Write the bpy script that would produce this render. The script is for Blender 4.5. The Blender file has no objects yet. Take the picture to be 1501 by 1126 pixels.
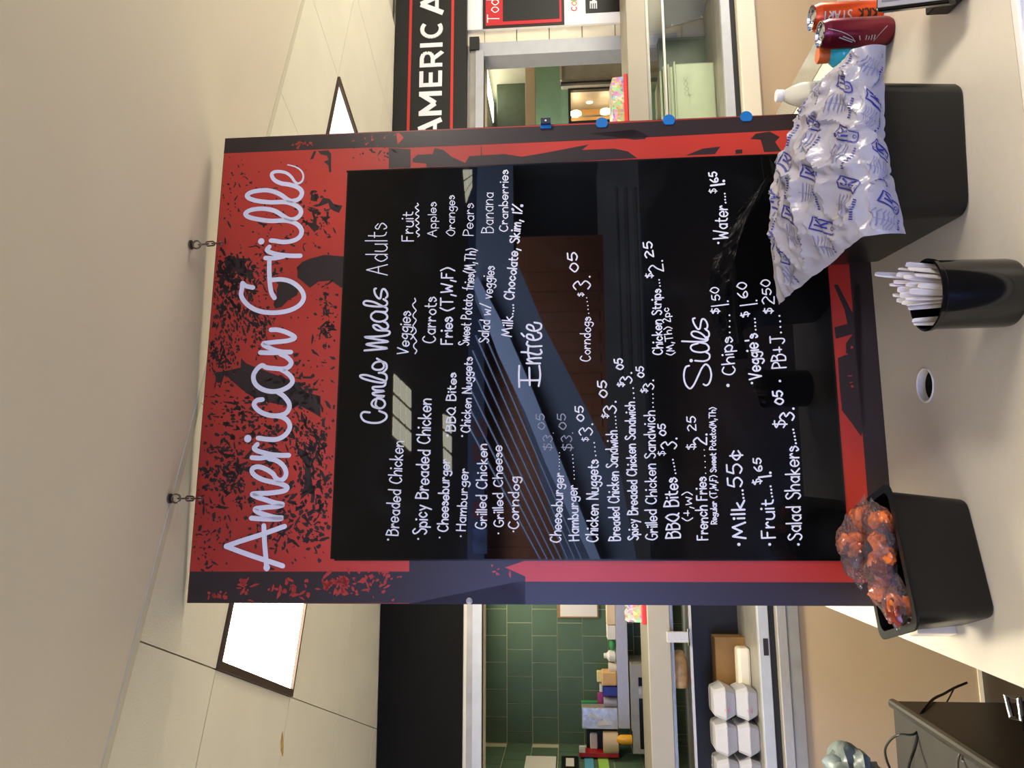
import bpy, bmesh, math, random
from mathutils import Vector, Matrix
random.seed(7)
# ---------------------------------------------------------------- camera (phone held sideways, so the frame lies on its side)
F = 1083.0
CAM = Vector((0.0, 0.0, 1.65))
_up = Vector((-.2345, 1, 13.53)).normalized()
_fw = Vector((0, 1, 0)); _Y = (_fw - _up * _fw.dot(_up)).normalized(); _X = _Y.cross(_up)
R3 = Matrix((_X, _Y, _up))          # upright camera axes (right, forward, up) -> world
sc = bpy.context.scene
camd = bpy.data.cameras.new('camera'); cam = bpy.data.objects.new('camera', camd); sc.collection.objects.link(cam); sc.camera = cam
camd.sensor_fit = 'HORIZONTAL'; camd.sensor_width = 36.0; camd.lens = F / 1501 * 36; camd.clip_start = .02; camd.clip_end = 100
cx_ = R3 @ Vector((0, 0, -1)); cy_ = R3 @ Vector((1, 0, 0)); cz_ = R3 @ Vector((0, -1, 0))
cam.matrix_world = Matrix.Translation(CAM) @ Matrix((cx_, cy_, cz_)).transposed().to_4x4()
# ---------------------------------------------------------------- world, exposure, lights
sc.view_settings.view_transform = 'Standard'; sc.view_settings.look = 'None'; sc.view_settings.gamma = 1
sc.view_settings.use_curve_mapping = False; sc.cycles.transparent_max_bounces = 40; sc.view_settings.exposure = 0.85
w = bpy.data.worlds.new('room_air'); sc.world = w; w.use_nodes = True
w.node_tree.nodes['Background'].inputs[0].default_value = (.75, .78, .9, 1)
w.node_tree.nodes['Background'].inputs[1].default_value = .4
ROT_W = math.radians(10.3); ROT_B = math.radians(9.02); ROT_C = math.radians(29.5)
def area(name, loc, sx, sy, power, col, rotz=0, rx=0, ry=0):
    l = bpy.data.lights.new(name, 'AREA'); l.shape = 'RECTANGLE'; l.size = sx; l.size_y = sy; l.energy = power; l.color = col
    o = bpy.data.objects.new(name, l); sc.collection.objects.link(o); o.location = loc; o.rotation_euler = (rx, ry, rotz); return o
WARM = (1, .90, .70)
def cl(n, m, z=2.6):                # ceiling-grid coordinates -> world
    a = ROT_C
    return Vector((n * math.cos(a) - m * math.sin(a), n * math.sin(a) + m * math.cos(a), z))
LIGHTS = [(.29, 2.04), (2.08, 2.04)]
area('troffer_glow', cl(.29 + .3, 2.04 + .3, 2.585), .5, .5, 27, WARM, ROT_C)
area('troffer_glow', cl(2.08 + .3, 2.04 + .3, 2.585), .5, .5, 5, WARM, ROT_C)
area('kitchen_glow', (-1.2, 5.2, 2.3), 1.2, .5, 9, (1, .90, .70), ROT_W)
area('kitchen_glow', (1.6, 5.6, 2.3), .5, 1.2, 20, (1, .90, .70), ROT_W)
area('hall_fill', (-2.2, -.1, 2.57), .6, 1.1, 15, (1, .90, .76), .2)  # unseen bare lamps, this and the next, added to brighten the near side
area('hall_fill', (2.5, .5, 2.57), .6, 1.1, 66, (1, .90, .76), .2)
area('side_fill', (3.5, 2.7, .85), 1.3, 1.4, 50, (1, .92, .76), 0.25, 0, math.radians(143))  # off-frame fill panels added at both sides to lift the ceiling
area('side_fill', (-3.6, .6, 1.3), 1.3, 1.6, 30, (1, .92, .76), 0.0, 0, -math.pi / 2)
area('daylight', (0, -4.1, 4.6), 9, 2.2, 1900, (.60, .74, 1.0), ROT_B, -1.0)
# ---------------------------------------------------------------- helpers
def ray(x, y): return R3 @ Vector(((563 - y) / F, 1, -(x - 750.5) / F))
def Pz(x, y, z): d = ray(x, y); return CAM + d * ((z - CAM.z) / d.z)
def PY(x, y, Y): d = ray(x, y); return CAM + d * (Y / d.y)
CT = .90
BL = Pz(1319, 889, CT)
e1 = Vector((math.cos(ROT_B), math.sin(ROT_B), 0)); e2 = Vector((-math.sin(ROT_B), math.cos(ROT_B), 0))
MBD = Matrix.Translation(BL) @ Matrix.Rotation(ROT_B, 4, 'Z')      # board frame: x right, y away, z up
MW = Matrix.Rotation(ROT_W, 4, 'Z')                                 # serving-line frame
MC = Matrix.Rotation(ROT_C, 4, 'Z')                                 # ceiling-grid frame
w1 = MW.to_3x3() @ Vector((1, 0, 0)); w2 = MW.to_3x3() @ Vector((0, 1, 0))
def bd(x, y):                        # where a ray meets the board's face, in board coordinates
    d = ray(x, y); P = CAM + d * ((BL - CAM).dot(e2) / d.dot(e2)); q = P - BL
    return q.dot(e1), q.z
def wp(x, y, b):                     # where a ray meets the plane at depth b of the serving line
    d = ray(x, y); P = CAM + d * ((b - CAM.dot(w2)) / d.dot(w2)); return P.dot(w1), P.z
def rect(x0, y0, x1, y1, b):         # a0,a1,z0,z1
    xm, ym = (x0 + x1) / 2, (y0 + y1) / 2
    return wp(xm, y1, b)[0], wp(xm, y0, b)[0], wp(x1, ym, b)[1], wp(x0, ym, b)[1]
class G:
    def __init__(s, M=None): s.v = []; s.f = []; s.M = M or Matrix()
    def add(s, vs, fs):
        k = len(s.v); s.v += [s.M @ Vector(p) for p in vs]; s.f += [tuple(i + k for i in f) for f in fs]; return s
    def box(s, x0, x1, y0, y1, z0, z1):
        return s.add([(x0, y0, z0), (x1, y0, z0), (x1, y1, z0), (x0, y1, z0), (x0, y0, z1), (x1, y0, z1), (x1, y1, z1), (x0, y1, z1)],
                     [(3, 2, 1, 0), (4, 5, 6, 7), (0, 1, 5, 4), (1, 2, 6, 5), (2, 3, 7, 6), (3, 0, 4, 7)])
    def loft(s, rings, cap0=True, cap1=True):
        n = len(rings[0]); vs = [p for r in rings for p in r]; fs = []
        for i in range(len(rings) - 1):
            for j in range(n):
                a = i * n + j; b = i * n + (j + 1) % n; fs.append((a, b, b + n, a + n))
        if cap0: fs.append(tuple(reversed(range(n))))
        if cap1: fs.append(tuple(range((len(rings) - 1) * n, len(rings) * n)))
        return s.add(vs, fs)
    def lathe(s, prof, c=(0, 0, 0), n=28, cap0=True, cap1=True, T=None):
        T = T or Matrix()
        return s.loft([[T @ Vector((c[0] + r * math.cos(2 * math.pi * k / n), c[1] + r * math.sin(2 * math.pi * k / n), c[2] + z)) for k in range(n)] for r, z in prof], cap0, cap1)
    def tube(s, pts, r, n=8, closed=False):
        pts = [Vector(p) for p in pts]; rings = []; up = Vector((.13, .21, .97)).normalized()
        L = len(pts)
        for i, p in enumerate(pts):
            t = (pts[(i + 1) % L] - pts[i - 1]) if closed else (pts[min(i + 1, L - 1)] - pts[max(i - 1, 0)])
            t.normalize(); a = t.cross(up)
            if a.length < .05: a = t.cross(Vector((1, 0, 0)))
            a.normalize(); b = t.cross(a); rr = r[i] if isinstance(r, (list, tuple)) else r
            rings.append([p + (a * math.cos(2 * math.pi * k / n) + b * math.sin(2 * math.pi * k / n)) * rr for k in range(n)])
        if closed: rings.append(rings[0])
        return s.loft(rings, not closed, not closed)
    def prism(s, poly, fn, d0, d1):   # polygon in 2-D, fn(u,v,d) -> 3-D
        n = len(poly)
        s.add([fn(u, v, d0) for u, v in poly] + [fn(u, v, d1) for u, v in poly],
              [tuple(range(n)), tuple(reversed(range(n, 2 * n)))] + [(i, i + n, (i + 1) % n + n, (i + 1) % n) for i in range(n)])
        return s
ORG = {}
def mesh(name, g, mat, org, smooth=False, bev=0, sub=0):
    me = bpy.data.meshes.new(name); me.from_pydata([tuple(v - org) for v in g.v], [], g.f); me.validate()
    bm = bmesh.new(); bm.from_mesh(me); bmesh.ops.recalc_face_normals(bm, faces=bm.faces); bm.to_mesh(me); bm.free()
    me.materials.append(mat)
    if smooth:
        me.polygons.foreach_set('use_smooth', [True] * len(me.polygons))
        try: me.set_sharp_from_angle(angle=math.radians(38))
        except Exception: pass
    o = bpy.data.objects.new(name, me); sc.collection.objects.link(o)
    if bev:
        b = o.modifiers.new('bevel', 'BEVEL'); b.width = bev; b.segments = 2; b.limit_method = 'ANGLE'; b.angle_limit = .6
    if sub:
        b = o.modifiers.new('sub', 'SUBSURF'); b.levels = sub; b.render_levels = sub
    return o
def tag(o, label=None, cat=None, group=None, kind=None):
    if label: o['label'] = label
    if cat: o['category'] = cat
    if group: o['group'] = group
    if kind: o['kind'] = kind
    return o
def thing(name, label, cat, loc, group=None):
    o = bpy.data.objects.new(name, None); sc.collection.objects.link(o); o.location = loc; o.empty_display_size = .05
    ORG[o.name] = Vector(loc); return tag(o, label, cat, group)
def part(name, g, mat, par, label=None, **k):
    org = ORG[par.name]; o = mesh(name, g, mat, org, **k); o.parent = par; ORG[o.name] = org
    if label: o['label'] = label
    return o
def base(g):
    n = len(g.v); c = sum(g.v, Vector()) / n; c.z = min(v.z for v in g.v); return c
def solo(name, g, mat, label, cat, group=None, **k):
    c = base(g); o = mesh(name, g, mat, c, **k); o.location = c; ORG[o.name] = c; return tag(o, label, cat, group)
def struct(name, g, mat, par=None, **k):
    if par: return part(name, g, mat, par, **k)
    c = base(g); o = mesh(name, g, mat, c, **k); o.location = c; ORG[o.name] = c; o['kind'] = 'structure'; return o
def dup(root, loc, label=None):
    r = root.copy(); sc.collection.objects.link(r); r.location = loc; ORG[r.name] = Vector(loc)
    if label: r['label'] = label
    for ch in list(root.children):
        c = ch.copy(); sc.collection.objects.link(c); c.parent = r
        for g_ in ch.children: d = g_.copy(); sc.collection.objects.link(d); d.parent = c
    return r
def srgb(c): return tuple((v / 255 / 12.92 if v / 255 <= .04045 else ((v / 255 + .055) / 1.055) ** 2.4) for v in c) + (1,)
def mat(name, col, rough=.5, metal=0, noise=0, nscale=20, bump=0, bscale=80, emit=0, trans=0, alpha=1, coat=0, ior=1.5, stretch=(1, 1, 1), spec=.5, ecol=None):
    m = bpy.data.materials.new(name); m.use_nodes = True; nt = m.node_tree; b = nt.nodes['Principled BSDF']; L = nt.links.new
    c = srgb(col); b.inputs['Base Color'].default_value = c; b.inputs['Roughness'].default_value = rough; b.inputs['Metallic'].default_value = metal
    b.inputs['IOR'].default_value = ior; b.inputs['Transmission Weight'].default_value = trans; b.inputs['Alpha'].default_value = alpha
    b.inputs['Coat Weight'].default_value = coat; b.inputs['Coat Roughness'].default_value = .05; b.inputs['Specular IOR Level'].default_value = spec
    if emit: b.inputs['Emission Color'].default_value = srgb(ecol or col); b.inputs['Emission Strength'].default_value = emit
    tc = nt.nodes.new('ShaderNodeTexCoord'); mp = nt.nodes.new('ShaderNodeMapping'); mp.inputs['Scale'].default_value = stretch; L(tc.outputs['Object'], mp.inputs[0])
    n = nt.nodes.new('ShaderNodeTexNoise'); n.inputs['Scale'].default_value = nscale; n.inputs['Detail'].default_value = 5; L(mp.outputs[0], n.inputs['Vector'])
    if noise:
        r = nt.nodes.new('ShaderNodeMapRange'); r.inputs[1].default_value = .3; r.inputs[2].default_value = .7; r.inputs[3].default_value = 1 - noise; r.inputs[4].default_value = 1 + noise
        L(n.outputs[0], r.inputs[0]); x = nt.nodes.new('ShaderNodeVectorMath'); x.operation = 'SCALE'; x.inputs[0].default_value = c[:3]
        L(r.outputs[0], x.inputs['Scale']); L(x.outputs[0], b.inputs['Base Color'])
    if bump:
        n2 = nt.nodes.new('ShaderNodeTexNoise'); n2.inputs['Scale'].default_value = bscale; n2.inputs['Detail'].default_value = 4; L(mp.outputs[0], n2.inputs['Vector'])
        bp = nt.nodes.new('ShaderNodeBump'); bp.inputs['Strength'].default_value = bump; bp.inputs['Distance'].default_value = .003; L(n2.outputs[0], bp.inputs['Height']); L(bp.outputs[0], b.inputs['Normal'])
    return m
# ---------------------------------------------------------------- materials
M = dict(
 plaster=mat('plaster', (226, 216, 194), .85, noise=.02, nscale=3, bump=.1, bscale=200),
 tilec=mat('ceiling_tile', (236, 231, 210), .9, noise=.03, nscale=4, bump=.25, bscale=240),
 grid=mat('ceiling_grid', (216, 209, 184), .8),
 stain=mat('water_stain', (196, 160, 92), .9, noise=.2, nscale=40),
 darkframe=mat('dark_frame', (70, 52, 40), .6),
 glow=mat('diffuser', (255, 246, 225), .5, emit=9), glowdim=mat('diffuser_dim', (235, 236, 225), .5, emit=1.1),
 fascia=mat('fascia_black', (15, 14, 12), .8, spec=.15, noise=.08, nscale=6), signblk=mat('sign_black', (20, 20, 19), .5), red=mat('sign_red', (196, 52, 44), .5),
 white=mat('white_paint', (236, 234, 230), .5, noise=.02), lwhite=mat('letter_white', (240, 238, 236), .5),
 blockw=mat('painted_block', (228, 218, 190), .6, noise=.04, nscale=9, bump=.3, bscale=60), mortar=mat('mortar', (172, 160, 132), .9),
 steel=mat('brushed_steel', (176, 170, 158), .36, .35, noise=.08, nscale=14, stretch=(1, 12, 12)),
 steeld=mat('dull_steel', (150, 146, 136), .45, .3, noise=.15, nscale=9), alum=mat('aluminium', (176, 178, 180), .5, .15, noise=.05, nscale=20),
 satin=mat('satin_shelf', (150, 142, 124), .5, .25, noise=.04, nscale=5),
 gasket=mat('dark_gasket', (28, 27, 26), .7), cream=mat('cream_ledge', (214, 205, 182), .5, noise=.02), tan=mat('tan_laminate', (176, 152, 120), .55, noise=.05, nscale=2.5),
 gtile=mat('green_tile', (80, 104, 80), .7, noise=.1, nscale=5, bump=.08, bscale=30), grout=mat('grout', (196, 192, 156), .9),
 gpaint=mat('green_paint', (118, 150, 124), .5, noise=.05), dkgreen=mat('dark_green', (84, 94, 72), .5, noise=.1),
 floor=mat('dark_floor', (44, 36, 30), .35, noise=.2, nscale=4), kfloor=mat('quarry_floor', (110, 74, 60), .6, noise=.2),
 counter=mat('counter_top', (214, 206, 192), .38, noise=.015, nscale=60, bump=.02, bscale=300), strip=mat('grey_stone', (150, 146, 134), .16, noise=.1, nscale=120),
 board=None, chalk=None, ink=mat('print_dark', (47, 34, 34), .34, spec=.5), inkred=mat('print_red', (190, 54, 42), .34),
 title=mat('title_white', (244, 245, 252), .5), marker=mat('marker_white', (236, 236, 244), .6), markerf=mat('marker_faint', (150, 152, 166), .6),
 black=mat('black_plastic', (11, 11, 11), .36, spec=.35, noise=.1, nscale=8), blackg=mat('black_gloss', (12, 12, 13), .14), blackr=mat('black_rough', (24, 23, 21), .5, bump=.1, bscale=100),
 chrome=mat('chrome', (200, 200, 202), .15, 1), zinc=mat('zinc_wire', (120, 118, 110), .35, .9),
 cutlery=mat('white_plastic', (222, 214, 210), .35), straw=mat('grommet_white', (232, 226, 222), .4),
 blue=mat('blue_plastic', (16, 112, 184), .4), navy=mat('navy_plastic', (22, 34, 62), .4), greyp=mat('grey_plastic', (150, 150, 158), .5),
 bread=mat('orange_glaze', (250, 128, 52), .22, noise=.4, nscale=24, bump=.5, bscale=40, coat=.5), breadd=mat('dark_glaze', (130, 46, 26), .2, noise=.4, nscale=30),
 foam=mat('foam', (172, 170, 172), .75, noise=.02), pink=mat('pink_marker', (210, 90, 120), .6), card=mat('cardboard', (150, 112, 64), .8, noise=.1),
 glass=mat('clear_glass', (225, 232, 226), .03, trans=1, ior=1.05, alpha=.35), glassg=mat('glass_edge', (170, 180, 170), .1, trans=.4),
 pale=mat('pale_green_plastic', (186, 196, 156), .45, noise=.04), redp=mat('red_plastic', (200, 34, 28), .4),
)
def film_mat():
    m = bpy.data.materials.new('clear_film'); m.use_nodes = True; nt = m.node_tree; nt.nodes.clear(); L = nt.links.new
    o = nt.nodes.new('ShaderNodeOutputMaterial'); t = nt.nodes.new('ShaderNodeBsdfTransparent'); g = nt.nodes.new('ShaderNodeBsdfGlossy'); g.inputs['Roughness'].default_value = .12
    d = nt.nodes.new('ShaderNodeBsdfDiffuse'); d.inputs['Color'].default_value = (.8, .75, .8, 1)
    mx = nt.nodes.new('ShaderNodeMixShader'); m2 = nt.nodes.new('ShaderNodeMixShader'); fr = nt.nodes.new('ShaderNodeFresnel'); fr.inputs[0].default_value = 1.4
    tc = nt.nodes.new('ShaderNodeTexCoord'); n = nt.nodes.new('ShaderNodeTexNoise'); n.inputs['Scale'].default_value = 55; n.inputs['Detail'].default_value = 3; n.inputs['Distortion'].default_value = 1.5
    L(tc.outputs['Object'], n.inputs['Vector']); bp = nt.nodes.new('ShaderNodeBump'); bp.inputs['Distance'].default_value = .01; bp.inputs['Strength'].default_value = 1.0; L(n.outputs[0], bp.inputs['Height'])
    L(bp.outputs[0], g.inputs['Normal']); L(bp.outputs[0], fr.inputs['Normal']); m2.inputs[0].default_value = .06
    L(t.outputs[0], m2.inputs[1]); L(d.outputs[0], m2.inputs[2]); L(fr.outputs[0], mx.inputs[0]); L(m2.outputs[0], mx.inputs[1]); L(g.outputs[0], mx.inputs[2]); L(mx.outputs[0], o.inputs[0])
    return m
M['film'] = film_mat()
def board_mat():
    m = mat('board_print', (186, 44, 36), .34); nt = m.node_tree; b = nt.nodes['Principled BSDF']; L = nt.links.new
    tc = nt.nodes.new('ShaderNodeTexCoord'); n = nt.nodes.new('ShaderNodeTexNoise'); n.inputs['Scale'].default_value = 1.6; L(tc.outputs['Object'], n.inputs['Vector'])
    v = nt.nodes.new('ShaderNodeTexVoronoi'); v.inputs['Scale'].default_value = 60; L(tc.outputs['Object'], v.inputs['Vector'])
    r = nt.nodes.new('ShaderNodeValToRGB'); r.color_ramp.elements[0].color = srgb((172, 46, 34)); r.color_ramp.elements[1].color = srgb((214, 64, 48)); r.color_ramp.elements[0].position = .35; r.color_ramp.elements[1].position = .65
    L(n.outputs[0], r.inputs[0]); L(r.outputs[0], b.inputs['Base Color']); return m
M['board'] = board_mat()
def chalk_mat():
    m = mat('chalk_gloss', (10, 10, 11), .015, coat=0, spec=.3); nt = m.node_tree; b = nt.nodes['Principled BSDF']; L = nt.links.new
    tc = nt.nodes.new('ShaderNodeTexCoord'); n = nt.nodes.new('ShaderNodeTexNoise'); n.inputs['Scale'].default_value = 5; n.inputs['Detail'].default_value = 7; n.inputs['Distortion'].default_value = 1; L(tc.outputs['Object'], n.inputs['Vector'])
    r = nt.nodes.new('ShaderNodeValToRGB'); r.color_ramp.elements[0].color = srgb((8, 8, 9)); r.color_ramp.elements[1].color = srgb((24, 25, 27)); r.color_ramp.elements[0].position = .5; r.color_ramp.elements[1].position = .8
    L(n.outputs[0], r.inputs[0]); L(r.outputs[0], b.inputs['Base Color']); return m
M['chalk'] = chalk_mat()
# ================================================================ SETTING
fx = lambda M_, *a: G(M_).box(*a)
struct('floor', fx(MW, -6, 8, -12, 3.3, -.05, 0), M['floor'])
struct('floor_kitchen', fx(MW, -6, 8, 3.3, 9.2, -.05, 0), M['kfloor'])
# smooth ceiling near the viewer, tile ceiling beyond it
g = G(); _c = [cl(-4.6, 1.615), cl(5.2, 1.615)]; _d = [MBD @ Vector((7.5, -5.2, 0)), MBD @ Vector((-7, -5.2, 0))]; g.prism([(_c[0].x - 3.2, _c[0].y - 1.8), (_c[1].x, _c[1].y), (_c[1].x + 1.8, _c[1].y + 1.0), (_d[0].x, _d[0].y), (_d[1].x, _d[1].y)], lambda u, v, d: (u, v, d), 2.6, 2.68); struct('ceiling', g, M['plaster'])
struct('trim_1', fx(MC, -5, 7, 1.612, 1.632, 2.597, 2.625), M['grid'])
tc_ = struct('ceiling_tiled', fx(MC, -5, 7, 1.632, 6, 2.622, 2.66), M['grid'])
MOD = .5975; proto = {}
lightcells = set()
for i in range(-4, 7):
    for j in range(-1, 5):
        n0 = .29 + i * MOD; m0 = 2.04 + j * MOD; m1 = m0 + MOD
        if (abs(n0 - .29) < .01 or abs(n0 - 2.0825) < .01) and j == 0: continue
        c = cl(n0 + MOD / 2, m0 + MOD / 2)
        if c.dot(w2) > 3.95 + .3 or c.dot(w1) > 3 or c.dot(w1) < -2.9: continue
        m0 = max(m0, 1.632)
        g = fx(MC, n0 + .002, n0 + MOD - .002, m0 + .002, m1 - .002, 2.602, 2.621)
        part('ceiling_tile', g, M['tilec'], tc_)
# stain on a tile
g = G(); c = Pz(414, 1092, 2.6); g.prism([(c.x + .035 * math.cos(t) * (1 + .3 * math.sin(3 * t)), c.y + .012 * math.sin(t)) for t in [k * .45 for k in range(14)]], lambda u, v, d: (u, v, d), 2.6005, 2.602)
part('water_stain', g, M['stain'], tc_, label='orange-brown water stain')
for k, (n0, m0) in enumerate(LIGHTS):
    lab = ['bright square ceiling light at left of the hanging board', 'dim square ceiling light peeping out right of the hanging board'][k]
    t = thing('ceiling_light', lab, 'light', cl(n0 + .3, m0 + .3, 2.6))
    fr = G(MC); a, b, c, d = n0, n0 + MOD, m0, m0 + MOD
    for q in ((a, a + .022, c, d), (b - .022, b, c, d), (a + .022, b - .022, c, c + .01), (a + .022, b - .022, d - .01, d)): fr.box(q[0], q[1], q[2], q[3], 2.592, 2.62)
    part('frame', fr, M['darkframe'], t)
    for u in range(2):
        for v_ in range(2):
            ww = (MOD - .044) / 2; hh = (MOD - .02) / 2
            part('diffuser', fx(MC, a + .022 + u * ww + .002, a + .022 + (u + 1) * ww - .002, c + .01 + v_ * hh + .002, c + .01 + (v_ + 1) * hh - .002, 2.602, 2.61), M['glow' if k == 0 else 'glowdim'], t)
# serving wall -----------------------------------------------------------
WB = 3.81
zf0 = (wp(682, 1000, WB)[1] + wp(684, 60, WB)[1]) / 2            # fascia bottom
z710 = (wp(710, 1000, WB)[1] + wp(707, 120, WB)[1]) / 2
ajam = wp(800, 72, WB)[0]
wb = struct('wall_serving', fx(MW, -4, 4, WB, WB + .16, z710, 2.7), M['blockw'])
struct('wall_serving_right', fx(MW, ajam + .03, 4.2, WB + .012, WB + .16, 0, z710), M['mortar'])
struct('wall_serving_low', fx(MW, -4, ajam + .03, WB + .02, WB + .16, 0, .8), M['tan'])
wr = bpy.data.objects['wall_serving_right']
for k in range(7):
    z1 = z710 + .0 - k * .187
    for q in range(3):
        a0 = ajam + .03 + q * .39 
        part('block', fx(MW, a0 + .003, a0 + .384, WB, WB + .012, z1 - .184, z1 - .003), M['blockw'], wr)
g = fx(MW, -4, .15, WB - .03, WB, zf0, 2.598); solo('fascia_panel', g, M['fascia'], 'plain dark brown fascia panel above the left serving opening', 'fascia')
# header and shutter channel
struct('trim_2', fx(MW, -4, ajam + .03, WB - .02, WB, zf0 - .02, zf0), M['cream'])
struct('trim_3', fx(MW, -4, ajam - .02, WB - .045, WB, zf0 - .05, zf0 - .02), M['steeld'])
struct('trim_4', fx(MW, -4, ajam - .02, WB - .05, WB + .02, zf0 - .095, zf0 - .05), M['alum'])
struct('trim_5', fx(MW, -4, ajam - .02, WB - .02, WB + .02, z710, zf0 - .095), M['cream'])
struct('trim_6', fx(MW, ajam - .045, ajam + .04, WB - .03, WB + .1, 1.0, zf0 - .02), M['alum'])
t = solo('shutter_bracket', fx(MW, ajam - .02, ajam + .06, WB - .06, WB - .03, zf0 - .07, zf0 - .015), M['gasket'], 'dark roll-shutter end bracket at the upper right corner of the opening', 'bracket')
# the AMERICA sign
zs = [wp(x, 60, WB - .05)[1] for x in (582, 684)]
sg = thing('grill_sign', 'black sign with white capitals between two red stripes', 'sign', MW @ Vector((2, WB - .05, zs[1])))
part('sign_panel', fx(MW, .16, 3.2, WB - .05, WB, zs[1], 2.598), M['signblk'], sg)
for xx in ((598, 602), (660.5, 664.5)):
    za = wp(xx[0], 110, WB - .052)[1]; zb = wp(xx[1], 110, WB - .052)[1]
    part('stripe', fx(MW, .16, 3.2, WB - .052, WB - .05, zb, za), M['red'], sg)
def strokes_flat(g, polys, fn, wdt, d=.0015):
    pass
zt = (wp(615, 100, WB - .053)[1] + wp(617, 0, WB - .053)[1]) / 2; zb = (wp(648.5, 100, WB - .053)[1] + wp(649, 20, WB - .053)[1]) / 2
H = zt - zb; aw = lambda y: wp(632, y, WB - .053)[0]
def poly_letter(ch):
    s = .19
    if ch == 'I': return [[(.5 - .5, 0), (1, 0), (1, 1), (0, 1)]]
    L = []
    def bar(a, b, t=s):
        ax, ay = a; bx, by = b; dx, dy = bx - ax, by - ay; l = math.hypot(dx, dy); nx, ny = -dy / l * t / 2, dx / l * t / 2
        L.append([(ax - nx, ay - ny), (bx - nx, by - ny), (bx + nx, by + ny), (ax + nx, ay + ny)])
    if ch == 'A': bar((.1, 0), (.5, 1), .2); bar((.9, 0), (.5, 1), .2); bar((.25, .28), (.75, .28), .16)
    if ch == 'M': bar((.09, 0), (.09, 1)); bar((.91, 0), (.91, 1)); bar((.09, .93), (.5, .28), .2); bar((.91, .93), (.5, .28), .2)
    if ch == 'E': bar((.12, 0), (.12, 1), .24); [bar((.1, h), (w_, h), .17) for h, w_ in ((.085, 1), (.5, .9), (.915, 1))]
    if ch == 'R':
        bar((.11, 0), (.11, 1), .22); bar((.5, .4), (.9, 0), .2)
        pts = [(.1, .91), (.55, .91), (.8, .84), (.87, .67), (.8, .5), (.55, .42), (.1, .42)]
        for p, q in zip(pts, pts[1:]): bar(p, q, .18)
    if ch == 'C':
        pts = [(.5 + .42 * math.cos(math.radians(a)), .5 + .42 * math.sin(math.radians(a))) for a in range(48, 320, 16)]
        for p, q in zip(pts, pts[1:]): bar(p, q, .18)
    return L
for ch, ya, yb in (('A', 206, 172), ('M', 169, 134), ('E', 127, 104), ('R', 98, 74), ('I', 69, 63), ('C', 56, 29), ('A', 23, -12)):
    g = G(MW); a0, a1 = aw(ya), aw(yb)
    for k, pl in enumerate(poly_letter(ch)):
        g.prism([(a0 + (a1 - a0) * u, zb + H * v) for u, v in pl], lambda u, v, d: (u, d, v), WB - .0535 - .0002 * k, WB - .05)
    part('letter', g, M['lwhite'], sg)
# ================================================================ KITCHEN BEYOND THE OPENING
KB = 5.85; KC = 2.36
ak = wp(800, 1090, KB)[0]                                        # left corner of the kitchen
kw = struct('wall_kitchen', fx(MW, ak - .1, .9, KB + .005, KB + .12, 0, 2.7), M['grout'])
tz = [wp(x, 1000, KB)[1] for x in (743, 779.5, 816.6, 855)]
tz0 = tz[0]; th = (tz[0] - tz[3]) / 3
p0 = wp(800, 1014, KB)[0]; tw = wp(800, 893.5, KB)[0] - wp(800, 1012, KB)[0]; tw /= 3
for r in range(-2, 9):
    zt_ = tz0 - r * th
    off = (wp(760, 893 if r % 2 == 0 else 913, KB)[0] - ak) % tw
    a = ak + off - tw
    while a < .9:
        x0, x1 = max(a, ak), min(a + tw, .9)
        if x1 - x0 > .02:
            part('wall_tile', fx(MW, x0 + .003, x1 - .003, KB, KB + .005, zt_ + .003, zt_ + th - .003), M['gtile'], kw)
        a += tw
ks = struct('wall_kitchen_side', fx(MW, ak - .12, ak - .005, WB + .2, KB, 0, 2.7), M['grout'])
for r in range(-2, 9):
    zt_ = tz0 - r * th; b = KB - (.0 if r % 2 else tw / 2)
    while b > WB + .3:
        b0 = b - tw
        part('wall_tile', fx(MW, ak - .005, ak, max(b0, WB + .2) + .003, b - .003, zt_ + .003, zt_ + th - .003), M['gtile'], ks); b = b0
struct('wall_kitchen_far', fx(MW, .9, 4.5, 8.6, 8.7, 0, 2.7), M['gpaint'])
struct('wall_kitchen_right', fx(MW, 4.2, 4.3, WB + .16, 8.6, 0, 2.7), M['blockw'])
struct('ceiling_kitchen', fx(MW, ak - .1, 4.5, WB + .16, 8.7, KC, KC + .05), M['tilec'])
# slim strip light
def kc_pt(x, y, z=KC): P = Pz(x, y, z); return P.dot(w1), P.dot(w2)
_a, _b = kc_pt(713, 125)
t = thing('strip_light', 'bright strip light on the kitchen ceiling right of the board', 'light', MW @ Vector((_a, _b, KC)))
part('diffuser', fx(MW, _a - .10, _a + .10, _b - .5, _b + .5, KC - .02, KC - .002), mat('strip_glow', (245, 250, 235), .5, emit=2.6), t); part('housing', fx(MW, _a - .12, _a + .12, _b - .52, _b + .52, KC - .012, KC), M['white'], t)
def rb(x0, y0, x1, y1, b, dep=.1, g=None):
    a0, a1, z0, z1 = rect(x0, y0, x1, y1, b); return (g or G(MW)).box(a0, a1, b, b + dep, z0, z1)
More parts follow.
